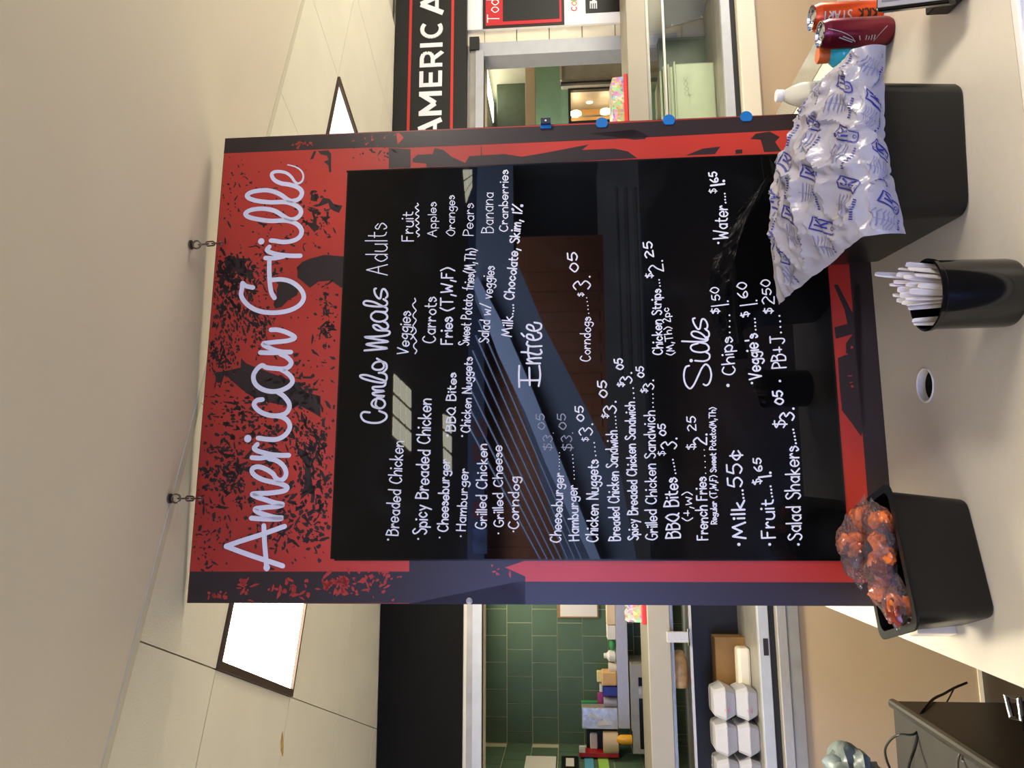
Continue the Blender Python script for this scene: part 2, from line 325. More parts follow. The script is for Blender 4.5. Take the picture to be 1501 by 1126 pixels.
# right side: dark cabinet, posts, green panel, hood and lit warmer
solo('tall_cabinet', rb(728, 84, 782, 260, 6.6, .5), M['dkgreen'], 'dark green tall cabinet seen through the right opening under the strip light', 'cabinet', bev=.01)
solo('door_post', rb(770, 84, 785, 240, 6.2, .1), M['tan'], 'narrow brown post between the dark cabinet and the green panel', 'post', bev=.005)
struct('trim_7', rb(785, 84, 822, 240, 5.9, .04), M['gpaint'])
hd = thing('exhaust_hood', 'steel exhaust hood above the lit warming oven', 'hood', MW @ Vector((wp(860, 100, 5.2)[0], 5.2, wp(916, 100, 5.2)[1])))
part('hood_body', rb(822, 64, 1000, 117, 5.3, .5), M['steeld'], hd, bev=.01); part('edge_trim', rb(820, 60, 823, 117, 5.28, .02), M['steel'], hd)
part('edge_trim', rb(822, 116, 1000, 119, 5.27, .03), M['gasket'], hd)
ov = thing('warming_oven', 'pale green warming oven with three glowing lamps behind its window', 'oven', MW @ Vector((wp(860, 150, 5.3)[0], 5.3, wp(1000, 150, 5.3)[1])))
a0, a1, z0, z1 = rect(822, 119, 1010, 250, 5.4); wa0, wa1, wz0, wz1 = rect(833, 129, 906, 181, 5.4)
g = G(MW).box(a0, wa0, 5.4, 5.8, z0, z1).box(wa1, a1, 5.4, 5.8, z0, z1).box(wa0, wa1, 5.4, 5.8, wz1, z1).box(wa0, wa1, 5.4, 5.8, z0, wz0).box(wa0, wa1, 5.75, 5.8, wz0, wz1)
part('oven_body', g, M['gpaint'], ov)
part('window_frame', G(MW).box(wa0, wa0 + .02, 5.385, 5.42, wz0, wz1).box(wa1 - .02, wa1, 5.385, 5.42, wz0, wz1).box(wa0, wa1, 5.385, 5.42, wz1 - .02, wz1).box(wa0, wa1, 5.385, 5.42, wz0, wz0 + .02), M['gasket'], ov)
part('liner', G(MW).box(wa0, wa1, 5.7, 5.74, wz0, wz1), M['card'], ov)
lm = mat('lamp_warm', (255, 226, 180), .5, emit=9)
for (lx, ly) in ((845, 167), (865, 146), (889, 164)):
    a, z = wp(lx, ly, 5.6); g = G(MW).lathe([(.006, .05), (.02, .045), (.03, .02), (.03, -.01), (.018, -.035), (.004, -.04)], (a, 5.6, z), 14); part('lamp', g, lm, ov, smooth=True)
for k in range(3):
    a = wa0 + (wa1 - wa0) * (k + .8) / 7; part('rib', G(MW).tube([(a, 5.5, wz0 + .02), (a, 5.5, wz1 - .02)], .008, 6), M['glassg'], ov)
area('oven_glow', MW @ Vector(((wa0 + wa1) / 2, 5.5, wz1 - .03)), .25, .1, .8, (1, .7, .4), ROT_W)
# posters on a white board right of the opening
pb_ = thing('poster_board', 'white wall board carrying two menu posters right of the opening', 'board', MW @ Vector((ajam + .3, WB - .02, 1.2)))
a0 = wp(800, 37, WB - .02)[0]
part('backing', fx(MW, wp(800, 38, WB - .02)[0], 3.6, WB - .02, WB, wp(916, 20, WB)[1], wp(686, 20, WB)[1]), M['white'], pb_)
po = thing('menu_poster', 'red and black menu poster beginning with the word Today', 'poster', MW @ Vector((wp(760, 20, WB - .03)[0] + .3, WB - .03, wp(828, 20, WB)[1])))
pa0, pa1, pz0, pz1 = rect(708, -120, 826, 38, WB - .03)
part('frame', G(MW).box(pa0, pa1, WB - .03, WB - .02, pz0, pz1), M['ink'], po)
ia0, ia1, iz0, iz1 = rect(712, -118, 822, 35, WB - .031)
part('red_print', G(MW).box(ia0, ia1, WB - .0315, WB - .03, iz0, iz1), mat('poster_red', (190, 40, 46), .4), po)
ba0, ba1, bz0, bz1 = rect(737, -110, 819, 29, WB - .033)
part('black_panel', G(MW).box(ba0, ba1, WB - .033, WB - .0315, bz0, bz1), M['signblk'], po)
p2_ = thing('fork_poster', 'white poster with coloured letters and a white fork on black', 'poster', MW @ Vector((wp(870, 20, WB - .03)[0] + .2, WB - .03, wp(916, 20, WB)[1])))
qa0, qa1, qz0, qz1 = rect(832, -100, 914, 34, WB - .03)
part('sheet', G(MW).box(qa0, qa1, WB - .028, WB - .02, qz0, qz1), M['lwhite'], p2_)
ra0, ra1, rz0, rz1 = rect(857, -100, 914, 18, WB - .03)
part('black_print', G(MW).box(ra0, ra1, WB - .0295, WB - .028, rz0, rz1), M['signblk'], p2_)
part('blue_dot', G(MW).prism([(wp(875, -2, WB)[0] + .022 * math.cos(k * .5), wp(875, -2, WB)[1] + .022 * math.sin(k * .5)) for k in range(12)], lambda u, v, d: (u, d, v), WB - .031, WB - .0295), M['blue'], p2_)
fg = G(MW)
def fk(x0, y0, x1, y1, d=.031):
    a0, a1, z0, z1 = rect(x0, y0, x1, y1, WB - .03); fg.box(a0, a1, WB - d, WB - .0295, z0, z1)
for xx in (864.5, 867.5, 870.5, 873.5): fk(xx, 4.5, xx + 1.6, 12.5)
fk(864.5, 1.5, 875, 4.7); fk(867.5, -60, 872, 1.6, .0312)
part('fork_print', fg, M['lwhite'], p2_)
# ================================================================ SERVING LINE
SB = 3.28
tw_ = struct('wall_counter_front', fx(MW, -4, 4.2, SB, SB + .08, .012, .71), M['tan'])
struct('baseboard_front', fx(MW, -4, 4.2, SB - .006, SB, .0, .016), M['blockw'])
sl = thing('serving_counter', 'long steel serving counter running behind the hanging board', 'counter', MW @ Vector((0, SB, .71)))
part('rail', fx(MW, -4, .3, SB - .02, SB + .06, .758, .80), M['steel'], sl, bev=.004)
part('shaded_rail', fx(MW, -4, .3, SB - .015, SB + .06, .71, .757), M['steeld'], sl)  # shade along the rail's lower left, put into duller steel
part('cream_ledge', fx(MW, .3, 4.2, SB - .03, SB + .06, .715, .80), M['cream'], sl, bev=.005, label='cream ledge')  # right-hand stretch of the rail band, in cream
part('gap', fx(MW, -4, 4.2, SB + .02, SB + .06, .80, .828), M['gasket'], sl)
part('edge', fx(MW, -4, 4.2, SB + .0, SB + .03, .828, .872), M['alum'], sl, bev=.003)
part('top', fx(MW, -4, 4.2, SB + .03, WB - .12, .845, .868), M['steeld'], sl)
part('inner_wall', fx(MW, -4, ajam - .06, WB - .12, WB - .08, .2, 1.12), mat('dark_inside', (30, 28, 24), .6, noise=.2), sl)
part('slot', fx(MW, *[rect(1119, 936, 1124, 961, SB)[i] for i in (0, 1)], SB - .002, SB, .835, .855), M['gasket'], sl)
gd = thing('sneeze_guard', 'steel shelf with short glass guard above the serving counter', 'sneeze guard', MW @ Vector((0, 3.4, 1.12)))
part('shelf', fx(MW, -4, 4.2, 3.40, WB - .07, 1.218, 1.317), M['satin'], gd, bev=.004)
part('glass_pane', fx(MW, -4, .9, 3.405, 3.411, 1.135, 1.218), M['glass'], gd)
part('glass_pane', fx(MW, .9, 4.2, 3.405, 3.411, 1.14, 1.218), M['glass'], gd)
part('glass_rim', fx(MW, -4, 4.2, 3.400, 3.415, 1.126, 1.137), M['steel'], gd)
part('under_rail', fx(MW, -4, 4.2, 3.44, 3.47, 1.20, 1.218), M['steel'], gd)
ba0, ba1, bz0, bz1 = rect(977, 926, 1012, 942, 3.39)
part('bracket', fx(MW, ba0, ba1, 3.385, 3.40, bz0, bz1), M['steel'], gd, bev=.003, label='steel clamp holding the glass')
for zz, dy in ((bz0 + .005, .0), (bz0 + .005, .0)):
    pass
part('clamp_pin', G(MW).tube([(ba0 - .012, 3.39, bz0 + .008), (ba1 + .012, 3.39, bz0 + .008)], .006, 8), M['chrome'], gd)
for a in (-3.2, 3.0, .2): part('post', G(MW).tube([(a, 3.5, .868), (a, 3.5, 1.218)], .02, 10), M['steel'], gd, smooth=True)
# trays of colourful snack bags on the guard shelf
confetti = mat('snack_print', (230, 200, 150), .35); nt = confetti.node_tree; v = nt.nodes.new('ShaderNodeTexVoronoi'); v.inputs['Scale'].default_value = 70
tcn = nt.nodes.new('ShaderNodeTexCoord'); nt.links.new(tcn.outputs['Object'], v.inputs['Vector']); hs = nt.nodes.new('ShaderNodeHueSaturation'); hs.inputs['Saturation'].default_value = 1.1; hs.inputs['Value'].default_value = .75; hs.inputs['Saturation'].default_value = 1.3
nt.links.new(v.outputs['Color'], hs.inputs['Color']); mx = nt.nodes.new('ShaderNodeMixRGB'); mx.inputs[0].default_value = .6; mx.inputs[1].default_value = srgb((196, 170, 120)); nt.links.new(hs.outputs[0], mx.inputs[2]); nt.links.new(mx.outputs[0], nt.nodes['Principled BSDF'].inputs['Base Color'])
for (x0, y0, x1, y1, lb) in ((895, 108, 918.5, 215, 'red tray heaped with colourful snack bags on the shelf right of the board'), (917, 850, 947.5, 916, 'red tray heaped with colourful snack bags on the shelf left of the board')):
    b = 3.42; a0, a1, z0, z1 = rect(x0, y0, x1, y1, b); z0 = 1.317; h = z1 - z0
    t = thing('snack_tray', lb, 'tray', MW @ Vector(((a0 + a1) / 2, b + .1, z0)), 'snack trays on the guard shelf')
    part('tray', G(MW).box(a0, a1, b, b + .2, z0, z0 + h * .22), M['redp'], t, bev=.004)
    random.seed(int(x0))
    g = G(MW); n = 14; rings = []
    for i in range(n + 1):
        u = i / n; hh = h * (.22 + .78 * (min(1, (u if a0 > 0 else 1 - u) * 4 + .25) * (.86 + .14 * random.random())))
        a = a0 + .008 + (a1 - a0 - .016) * u
        rings.append([(a, b + .012, z0 + h * .2), (a, b + .19, z0 + h * .2), (a, b + .17, z0 + hh * .8), (a, b + .1, z0 + hh), (a, b + .02, z0 + hh * .9)])
    g.loft(rings); part('snack_bags', g, confetti, t, label='heaped bags with a multicoloured print')
# foam boxes
def clam(cx, cy, cz, wx=.155, wy=.16, h=.1):
    def ring(s, z, k=.84): 
        X, Y, c = wx / 2 * s, wy / 2 * s, .2
        return [(cx + sx * X * (1 if i else 1 - c), cy + sy * Y * (1 - c if i else 1), cz + z) for sx, sy, o in ((1, 1, 0), (-1, 1, 1), (-1, -1, 0), (1, -1, 1)) for i in ((1, 0) if o == 0 else (0, 1))]
    g1 = G(MW).loft([ring(.72, 0), ring(.78, .006), ring(1, h * .46), ring(1.03, h * .47), ring(1.03, h * .49)])
    g2 = G(MW).loft([ring(1.03, h * .5), ring(1.03, h * .52), ring(1, h * .53), ring(.8, h * .96), ring(.7, h)])
    return g1, g2
ztop = .868; cb = SB + .16
cols = [(1008, 1058), (1060, 1111), (1113, 1164), (1166, 1217)]
where = ['rightmost stack', 'second stack from the right', 'stack at the edge of the frame', 'x']
for k, (ya, yb) in enumerate(cols[:3]):
    a0, a1, _, _ = rect(1035, ya, 1095, yb, cb - .08)
    for lvl in range(2):
        z = ztop + lvl * .092
        t = thing('foam_box', '%s white foam box in the %s' % (['lower', 'upper'][lvl], where[k]) + (', with a pink mark' if k == 0 else ''), 'box', MW @ Vector(((a0 + a1) / 2, cb, z)), 'foam takeaway boxes on the serving counter')
        g1, g2 = clam((a0 + a1) / 2, cb, z, a1 - a0 - .004, .17, .091)
        part('base', g1, M['foam'], t, bev=.003); part('lid', g2, M['foam'], t, bev=.003)
        if k == 0:
            ac = (a0 + a1) / 2 - .025; zz = z + .03
            part('ink_mark', G(MW).tube([(ac - .01, cb - .084, zz + .016), (ac + .006, cb - .084, zz + .02), (ac + .008, cb - .082, zz + .012), (ac - .008, cb - .08, zz), (ac + .012, cb - .08, zz)], .0018, 5), M['pink'], t, label='pink handwritten mark')
bx_ = thing('brown_carton', 'brown cardboard carton in the dark shelf space right of the foam boxes', 'box', MW @ Vector((wp(1060, 970, 3.6)[0], 3.6, ztop)))
a0, a1, z0, z1 = rect(1050, 935, 1078, 1010, 3.55)
part('carton', fx(MW, a0, a1, 3.56, 3.66, ztop - .02, z1), M['card'], bx_, bev=.003)
solo('cream_tray', fx(MW, *rect(1066, 948, 1080, 1012, 3.5)[:2], 3.46, 3.54, ztop, ztop + .055), M['cream'], 'cream plastic tray in front of the brown carton', 'tray', bev=.012)
wv = solo('wrapped_rolls', G(MW).lathe([(.005, 0), (.03, .004), (.04, .03), (.036, .12), (.02, .16), (.004, .165)], (0, 0, 0), 16, T=Matrix.Translation((wp(996, 975, 3.55)[0] - .1, 3.56, 1.165)) @ Matrix.Rotation(math.pi / 2, 4, 'Y')), mat('wrapped_bread', (206, 160, 104), .3, noise=.35, nscale=30, bump=.6, bscale=60), 'tan wrapped rolls lying behind the guard glass left of the board', 'food', smooth=True)
sf = fx(MW, *rect(980, 905, 1004, 1110, 3.6)[:2], 3.5, 3.66, 1.112, 1.124)
part('inner_shelf', fx(MW, -2.6, -.2, 3.5, 3.66, 1.112, 1.124), M['steel'], gd)
# pale green tubs to the right of the board
for k, (x0, x1, yt, lb) in enumerate(((969, 973, 107, 'top thin pale green tub lid in the pile right of the board'), (974, 980, 100, 'second pale green tub lid in the pile right of the board'), (981, 990, 97, 'ribbed pale green tub lid above the written tub'), (990, 1041, 92, 'deep pale green tub with pencilled writing on its end'))):
    b = 3.5; a0, a1, z0, z1 = rect(x0, yt, x1, 240, b)
    if k == 3: z0 = .868
    t = thing('food_tub', lb, 'tub', MW @ Vector(((a0 + a1) / 2, b + .1, z0)), 'pale green tubs piled on the serving counter')
    part('tub', fx(MW, a0, a1, b, b + .18, z0, z1 - .006), M['pale'], t, bev=.008)
    part('rim', fx(MW, a0 - .008, a1 + .008, b - .008, b + .186, z1 - .009, z1), M['pale'], t, bev=.003)
    if k == 3: TUB = t
struct_dark = part('liner_strip', fx(MW, .6, ajam - .06, WB - .13, WB - .12, .86, 1.12), M['dkgreen'], sl)
gp = thing('glass_end', 'clear angled end pane of the guard right of the board', 'glass', MW @ Vector((2, 3.42, .87)))
a_, z_ = wp(1030, 70, 3.42); part('pane', G(MW).prism([(3.42, .872), (3.42, 1.135), (3.424, 1.135), (3.424, .872)], lambda u, v, d: (d, u, v), wp(1020, 190, 3.42)[0] - .3, 3.2), M['glass'], gp)
hs_ = thing('steel_screen', 'dark steel panel with rivets hanging at the top right behind the guard', 'panel', MW @ Vector((wp(1000, 15, 3.6)[0], 3.6, .95)))
q = [wp(*p, 3.58) for p in ((971, 42), (1031, 26), (1043, -40), (971, -40))]
part('sheet', G(MW).prism(q, lambda u, v, d: (u, d, v), 3.58, 3.586), mat('dark_sheet', (54, 52, 49), .5, 0, noise=.2, nscale=6), hs_)
for p in ((985, 36), (1029, 23), (1038, 4)):
    a, z = wp(*p, 3.575); part('rivet', G(MW).lathe([(.005, 0), (.004, .003), (.001, .004)], (0, 0, 0), 8, T=Matrix.Translation((a, 3.58, z)) @ Matrix.Rotation(math.pi / 2, 4, 'X')), M['chrome'], hs_)
# kitchen shelf with small goods, left of the board
KS = 5.45
zs0 = wp(918, 1000, KS)[1]; zs1 = wp(905, 1000, KS)[1]
ksf = thing('wall_shelf', 'steel shelf holding small goods along the green tiled wall', 'shelf', MW @ Vector((-1.8, KS, zs0)))
part('board', fx(MW, ak + .22, .2, KS, KB - .01, zs0, zs1), M['steeld'], ksf, bev=.003)
part('front_lip', fx(MW, ak + .22, .2, KS - .012, KS, zs0 - .015, zs1), M['steel'], ksf)
def sh(x0, y0, x1, y1, b=KS + .05, dep=.12, rest=True):
    a0, a1, z0, z1 = rect(x0, y0, x1, y1, b)
    return a0, a1, b, b + dep, (zs1 if rest else z0), z1
def shbox(nm, lb, cat, m, x0, y0, x1, y1, b=KS + .05, dep=.12, rest=True, bev=.004, grp='small goods on the kitchen shelf'):
    return solo(nm, fx(MW, *sh(x0, y0, x1, y1, b, dep, rest)), m, lb, cat, grp, bev=bev)
def shcyl(nm, lb, cat, m, x0, y0, x1, y1, b=KS + .1, prof=None):
    a0, a1, _, z1 = rect(x0, y0, x1, y1, b); r = (a1 - a0) / 2; h = z1 - zs1
    prof = prof or [(.9, 0), (1, .04), (1, .95), (.92, 1)]
    return solo(nm, G(MW).lathe([(r * p, h * q) for p, q in prof], ((a0 + a1) / 2, b, zs1), 18), m, lb, cat, 'small goods on the kitchen shelf', smooth=True)
def cm(n, c, r=.5, **k): return mat(n, c, r, **k)
ccol = cm('carton_cream', (226, 200, 160)); wcol = cm('paper_white', (226, 220, 208), .8)
shbox('small_carton', 'cream carton on the kitchen shelf nearest the board', 'box', ccol, 889, 880, 904, 916)
shbox('printed_carton', 'white carton with a coloured print beside the cream carton', 'box', wcol, 890, 917, 904, 938)
shcyl('green_puff', 'round green scrubber on the kitchen shelf', 'scrubber', cm('green_scrub', (60, 140, 80), .8, bump=.8), 893, 936, 904, 954, prof=[(.4, 0), (.85, .2), (1, .5), (.8, .85), (.2, 1)])
shcyl('white_jug', 'small white jug standing right of the cream cup', 'jug', wcol, 885, 953, 904, 970, prof=[(.8, 0), (1, .1), (1, .55), (.5, .75), (.45, 1)])
shcyl('cream_cup', 'plain cream paper cup on the kitchen shelf', 'cup', cm('cup_cream', (230, 214, 190)), 892, 971, 904, 988, prof=[(.8, 0), (1, .96), (1, 1)])
shbox('tan_pouch', 'tan pouch left of the cream cup', 'pouch', cm('tan_pouch', (216, 170, 110), .6), 882, 985, 904, 1006, bev=.012)
shbox('yellow_pad', 'pale yellow pad standing behind the tan pouch', 'pad', cm('pad_yellow', (228, 216, 150), .7), 875, 984, 893, 1000, b=KS + .18, dep=.04)
shbox('blue_box', 'dark blue box on the kitchen shelf', 'box', cm('deep_blue', (24, 36, 130), .4), 884, 1007, 904, 1021)
shbox('small_note_box', 'pale small box with writing behind the dark blue box', 'box', wcol, 879, 1003, 890, 1015, b=KS + .19, dep=.04)
shcyl('grey_canister', 'grey canister left of the dark blue box', 'canister', cm('grey_can', (150, 146, 150), .35), 885, 1022, 904, 1037)
shbox('purple_packet', 'pink and purple packet leaning behind the grey canister', 'packet', cm('purple', (150, 50, 110), .5, noise=.5), 876, 1016, 888, 1036, b=KS + .19, dep=.03)
shbox('green_label_box', 'green box with white lettering behind the silver box', 'box', cm('green_box', (60, 150, 100), .5), 852, 1029, 890, 1037, b=KS + .23, dep=.05)
t = thing('foil_box', 'silver crinkled foil box on the kitchen shelf', 'box', MW @ Vector((wp(880, 1053, KS)[0], KS + .05, zs1)), 'small goods on the kitchen shelf')
part('box', fx(MW, *sh(853, 1038, 904, 1069)), cm('foil', (196, 190, 176), .3, metal=.5, noise=.25, nscale=25, bump=.6, bscale=40), t, bev=.004)
a0, a1, z0, z1 = rect(862, 1046, 898, 1062, KS + .04)
part('white_bow', G(MW).prism([(a0, z0), (a0 + .02, z0 + .05), (a1, z1 - .02), (a1 - .02, z1), (a0 + .03, z0 + .07), (a0 - .01, z1 - .05)], lambda u, v, d: (u, d, v), KS + .04, KS + .05), wcol, t)
shbox('black_dispenser', 'black dispenser behind the tan tub', 'dispenser', M['black'], 860, 1071, 904, 1104, b=KS + .16, dep=.1)
a0, a1, z0, z1 = rect(865, 1075, 876, 1099, KS + .13)
solo('paper_roll', G(MW).lathe([(z1 - z0, 0), (z1 - z0, .001)], (0, 0, 0), 8) if False else fx(MW, a0, a1, KS + .13, KS + .159, z0, z1), wcol, 'white paper roll held at the front of the black dispenser', 'roll', bev=.01)
shcyl('tan_tub', 'broad tan tub with a white spout in front of the black dispenser', 'tub', cm('tan_tub', (206, 180, 146), .5), 884, 1072, 904, 1104, b=KS + .07)
shbox('red_binder', 'red binder standing at the left end of the kitchen shelf', 'binder', cm('binder_red', (176, 24, 28), .45), 849, 1104, 904, 1111)
shbox('white_note', 'white note clipped beside the red binder', 'note', wcol, 849, 1094, 858, 1104, b=KS + .05, dep=.02, rest=False)
a0, a1, z0, z1 = rect(904, 1076, 931, 1090, KS - .04)
solo('mustard_bottle', G(MW).lathe([(.8 * (a1 - a0) / 2, 0), ((a1 - a0) / 2, .02), ((a1 - a0) / 2, (z1 - z0) * .8), ((a1 - a0) / 4, z1 - z0)], ((a0 + a1) / 2, KS - .06, z0), 16), cm('mustard', (226, 160, 30), .3), 'yellow-orange squeeze bottle standing on the microwave', 'bottle', smooth=True)
# clipboard on the tiled wall
cb_ = thing('clipboard', 'brown clipboard with white paper on the green tiled wall', 'clipboard', MW @ Vector((wp(845, 898, KB)[0], KB, wp(875, 898, KB)[1])))
part('board', rb(817, 860, 877, 906, KB - .012, .01), M['card'], cb_); part('paper', rb(821, 860, 875, 904, KB - .015, .003), wcol, cb_)
# microwave and lower counter of the kitchen
zm = wp(951, 1000, KS - .1)[1]
kc_ = solo('kitchen_worktop', fx(MW, ak, .9, KS - .35, KB - .01, zm - .05, zm), M['steel'], 'steel kitchen worktop under the goods shelf', 'worktop', bev=.004)
a0, a1, z0, z1 = rect(926, 974, 951, 1106, KS - .1)
mwv = thing('microwave', 'long grey microwave oven with a black door below the kitchen shelf', 'microwave', MW @ Vector(((a0 + a1) / 2, KS, zm)))
part('case', fx(MW, a0, a1, KS - .1, KS + .25, zm + .002, z1), M['steeld'], mwv, bev=.006)
d0, d1, _, _ = rect(926, 1024, 951, 1098, KS - .1); part('door', fx(MW, d0, d1, KS - .106, KS - .1, zm + .02, z1 - .05), M['blackg'], mwv)
d0, d1, _, _ = rect(926, 993, 951, 1006, KS - .1); part('display', fx(MW, d0, d1, KS - .106, KS - .1, zm + .03, z1 - .05), M['blackg'], mwv)
d0, d1, _, _ = rect(926, 1009, 951, 1018, KS - .1); part('keypad', fx(MW, d0, d1, KS - .105, KS - .1, zm + .05, z1 - .05), M['alum'], mwv)
solo('mustard_riser', fx(MW, *rect(931, 1070, 940, 1096, KS - .06)[:2], KS - .1, KS - .02, z1, max(z1 + .002, rect(904, 1076, 931, 1090, KS - .04)[2])), M['black'], 'small black stand under the yellow squeeze bottle', 'stand', bev=.004)
# notes on the side wall
for nm, lb, cat, m, x0, x1, b0, b1 in (('wall_notice', 'pale printed notice on the side tiles at the left edge', 'notice', wcol, 770, 815, 5.0, 5.35), ('framed_card', 'white card in a black frame on the side tiles', 'card', M['black'], 823, 848, 5.05, 5.45), ('blue_tape', 'light blue tape tag on the side tiles', 'tape', cm('blue_tape', (90, 170, 200), .5), 857, 870, 5.25, 5.45), ('lime_note', 'lime green sticky note on the side tiles', 'note', cm('lime', (160, 210, 90), .6), 877, 892, 5.2, 5.42)):
    d = ray((x0 + x1) / 2, 1118); t_ = (ak - CAM.dot(w1)) / d.dot(w1); L_ = t_
    zt1 = CAM.z + ray(x0, 1118).z * t_; zt0 = CAM.z + ray(x1, 1118).z * t_
    bb = (CAM + d * t_).dot(w2)
    solo(nm, fx(MW, ak + .001, ak + .006, bb - .16, bb + .12, zt0, zt1), m, lb, cat)
    if nm == 'framed_card':
        o = bpy.data.objects[nm]; part('card', fx(MW, ak + .006, ak + .008, bb - .1, bb + .07, zt0 + .03, zt1 - .03), wcol, o)
# ================================================================ FRONT COUNTER
def cnt(p): q = MBD.inverted() @ p; return q.x, q.y
xl = (cnt(Pz(1209.5, 890.7, CT))[0] + cnt(Pz(1501, 1005.6, CT))[0]) / 2
xr = (cnt(Pz(1274.6, 70.6, CT))[0] + cnt(Pz(1305, 20, CT))[0]) / 2
yn = (cnt(Pz(1482, 0, CT))[1] + cnt(Pz(1501, 186, CT))[1]) / 2
xo = (cnt(Pz(1166, 123, CT))[0] + cnt(Pz(1222, 0, CT))[0]) / 2
x2 = (cnt(Pz(1192, 120, CT))[0] + cnt(Pz(1202.6, 98, CT))[0]) / 2
yf = 1.0
hc = cnt(Pz(1357, 565, CT)); hr = .0345
fc = thing('front_counter', 'pale cream laminate counter the board and containers stand on', 'counter', BL + e1 * .6 - e2 * .2 + Vector((0, 0, -.9)))
g = G(MBD); n = 32
circ = [(hc[0] + hr * math.cos(2 * math.pi * k / n), hc[1] + hr * math.sin(2 * math.pi * k / n)) for k in range(n)]
S = .2; sq = []
for k in range(n):
    c, s = math.cos(2 * math.pi * k / n), math.sin(2 * math.pi * k / n); m_ = max(abs(c), abs(s)); sq.append((hc[0] + S * c / m_, hc[1] + S * s / m_))
vs = []; fs = []
for k in range(n): vs += [(*circ[k], 0), (*sq[k], 0), (*circ[k], -.04), (*sq[k], -.04)]
for k in range(n):
    a, b = 4 * k, 4 * ((k + 1) % n); fs += [(a, a + 1, b + 1, b), (a + 2, b + 2, b + 3, a + 3), (a, b, b + 2, a + 2)]
g.add(vs, fs)
X = [xl, hc[0] - S, hc[0] + S, xr]; Yv = [yn, hc[1] - S, hc[1] + S, yf]
for i in range(3):
    for j in range(3):
        if i == 1 and j == 1: continue
        g.add([(X[i], Yv[j], 0), (X[i + 1], Yv[j], 0), (X[i + 1], Yv[j + 1], 0), (X[i], Yv[j + 1], 0)], [(0, 1, 2, 3)])
        g.add([(X[i], Yv[j], -.04), (X[i + 1], Yv[j], -.04), (X[i + 1], Yv[j + 1], -.04), (X[i], Yv[j + 1], -.04)], [(3, 2, 1, 0)])
g.add([(xl, yn, 0), (xr, yn, 0), (xr, yf, 0), (xl, yf, 0), (xl, yn, -.04), (xr, yn, -.04), (xr, yf, -.04), (xl, yf, -.04)], [(0, 4, 5, 1), (1, 5, 6, 2), (2, 6, 7, 3), (3, 7, 4, 0)])
part('top', g, M['counter'], fc)
part('near_edge', fx(MBD, xl, xo, yn - .02, yn, -.05, .001), M['white'], fc, bev=.004)
part('side_strip', fx(MBD, xr, x2, yn, yf, -.04, .0005), M['counter'], fc)
part('joint', fx(MBD, x2, x2 + .006, yn, yf, -.03, -.004), M['gasket'], fc)
part('outer_edge', fx(MBD, x2 + .006, xo, yn, yf, -.04, .0), M['strip'], fc, label='smooth grey edge strip of the counter')
part('pedestal', fx(MBD, xl + .28, xo - .1, yn + .15, yf - .1, -.9, -.04), M['tan'], fc)
gr_ = thing('cable_grommet', 'white rimmed round cable hole in the cream counter', 'grommet', MBD @ Vector((hc[0], hc[1], 0)))
part('ring', G(MBD).lathe([(.0335, -.014), (.0345, .0), (.0372, .0008), (.0372, .002), (.0352, .0035), (.0325, .002), (.0322, -.014)], (hc[0], hc[1], 0), 40, False, False), M['straw'], gr_, smooth=True)
part('dark_hole', G(MBD).lathe([(.0335, -.039), (.0335, -.036)], (hc[0], hc[1], 0), 30), M['gasket'], gr_)
part('sleeve', G(MBD).lathe([(.0325, -.036), (.0325, -.012), (.0345, -.012), (.0345, -.036)], (hc[0], hc[1], 0), 30, False, False), M['gasket'], gr_)
# ================================================================ THE HANGING BOARD
BW = 1.2165
TL = bd(274, 885); TR = bd(330, 203); HT = (TL[1] + TR[1]) / 2
mb = thing('menu_board', 'large red and black hanging menu board covered in white handwriting', 'menu board', BL + e1 * (BW / 2))
TH = .02
# slab with sheared top/bottom a touch, as it hangs
def bq(s, t, d): return (s, d, t)
pn = G(MBD); pn.prism([(0, 0), (BW, 0), (BW, TR[1]), (0, TL[1])], bq, 0, TH); part('panel', pn, M['ink'], mb); pn = G(MBD); q_ = .0012; pn.prism([(q_, q_), (BW - q_, q_), (BW - q_, TR[1] - q_), (q_, TL[1] - q_)], bq, -.0003, .001); part('red_face', pn, M['board'], mb)
CH = [bd(487, 818), bd(512, 253), None, bd(1232, 821)]
s0 = (CH[0][0] + CH[3][0]) / 2; s1 = CH[1][0]; t1 = (CH[0][1] + CH[1][1]) / 2; t0 = (bd(1232, 821)[1] + bd(1222, 415)[1]) / 2
ck = part('chalkboard', G(MBD).prism([(s0, t0), (s1, t0), (s1, CH[1][1]), (s0, CH[0][1])], bq, -.003, 0), M['chalk'], mb, label='glossy black writing panel reflecting the hall')
fr = G(MBD); e = .004
for q in ((s0 - e, s0, t0, t1), (s1, s1 + e, t0, t1)): fr.box(q[0], q[1], -.0035, 0, q[2], q[3])
fr.prism([(s0, CH[0][1]), (s1, CH[1][1]), (s1, CH[1][1] + e), (s0, CH[0][1] + e)], bq, -.0035, 0); fr.box(s0, s1, -.0035, 0, t0 - e, t0)
part('panel_edge', fr, M['blackg'], mb)
# flat print -------------------------------------------------------------
def print_poly(g, pts, d=-.0006, s=1, ox=0, oy=0):
    q = [bd(ox + p[0] / s, oy + p[1] / s) for p in pts]
    g.add([(max(0.0005, min(BW - .0005, u)), d, v) for u, v in q], [tuple(range(len(q)))])
dk = G(MBD); rd = G(MBD)
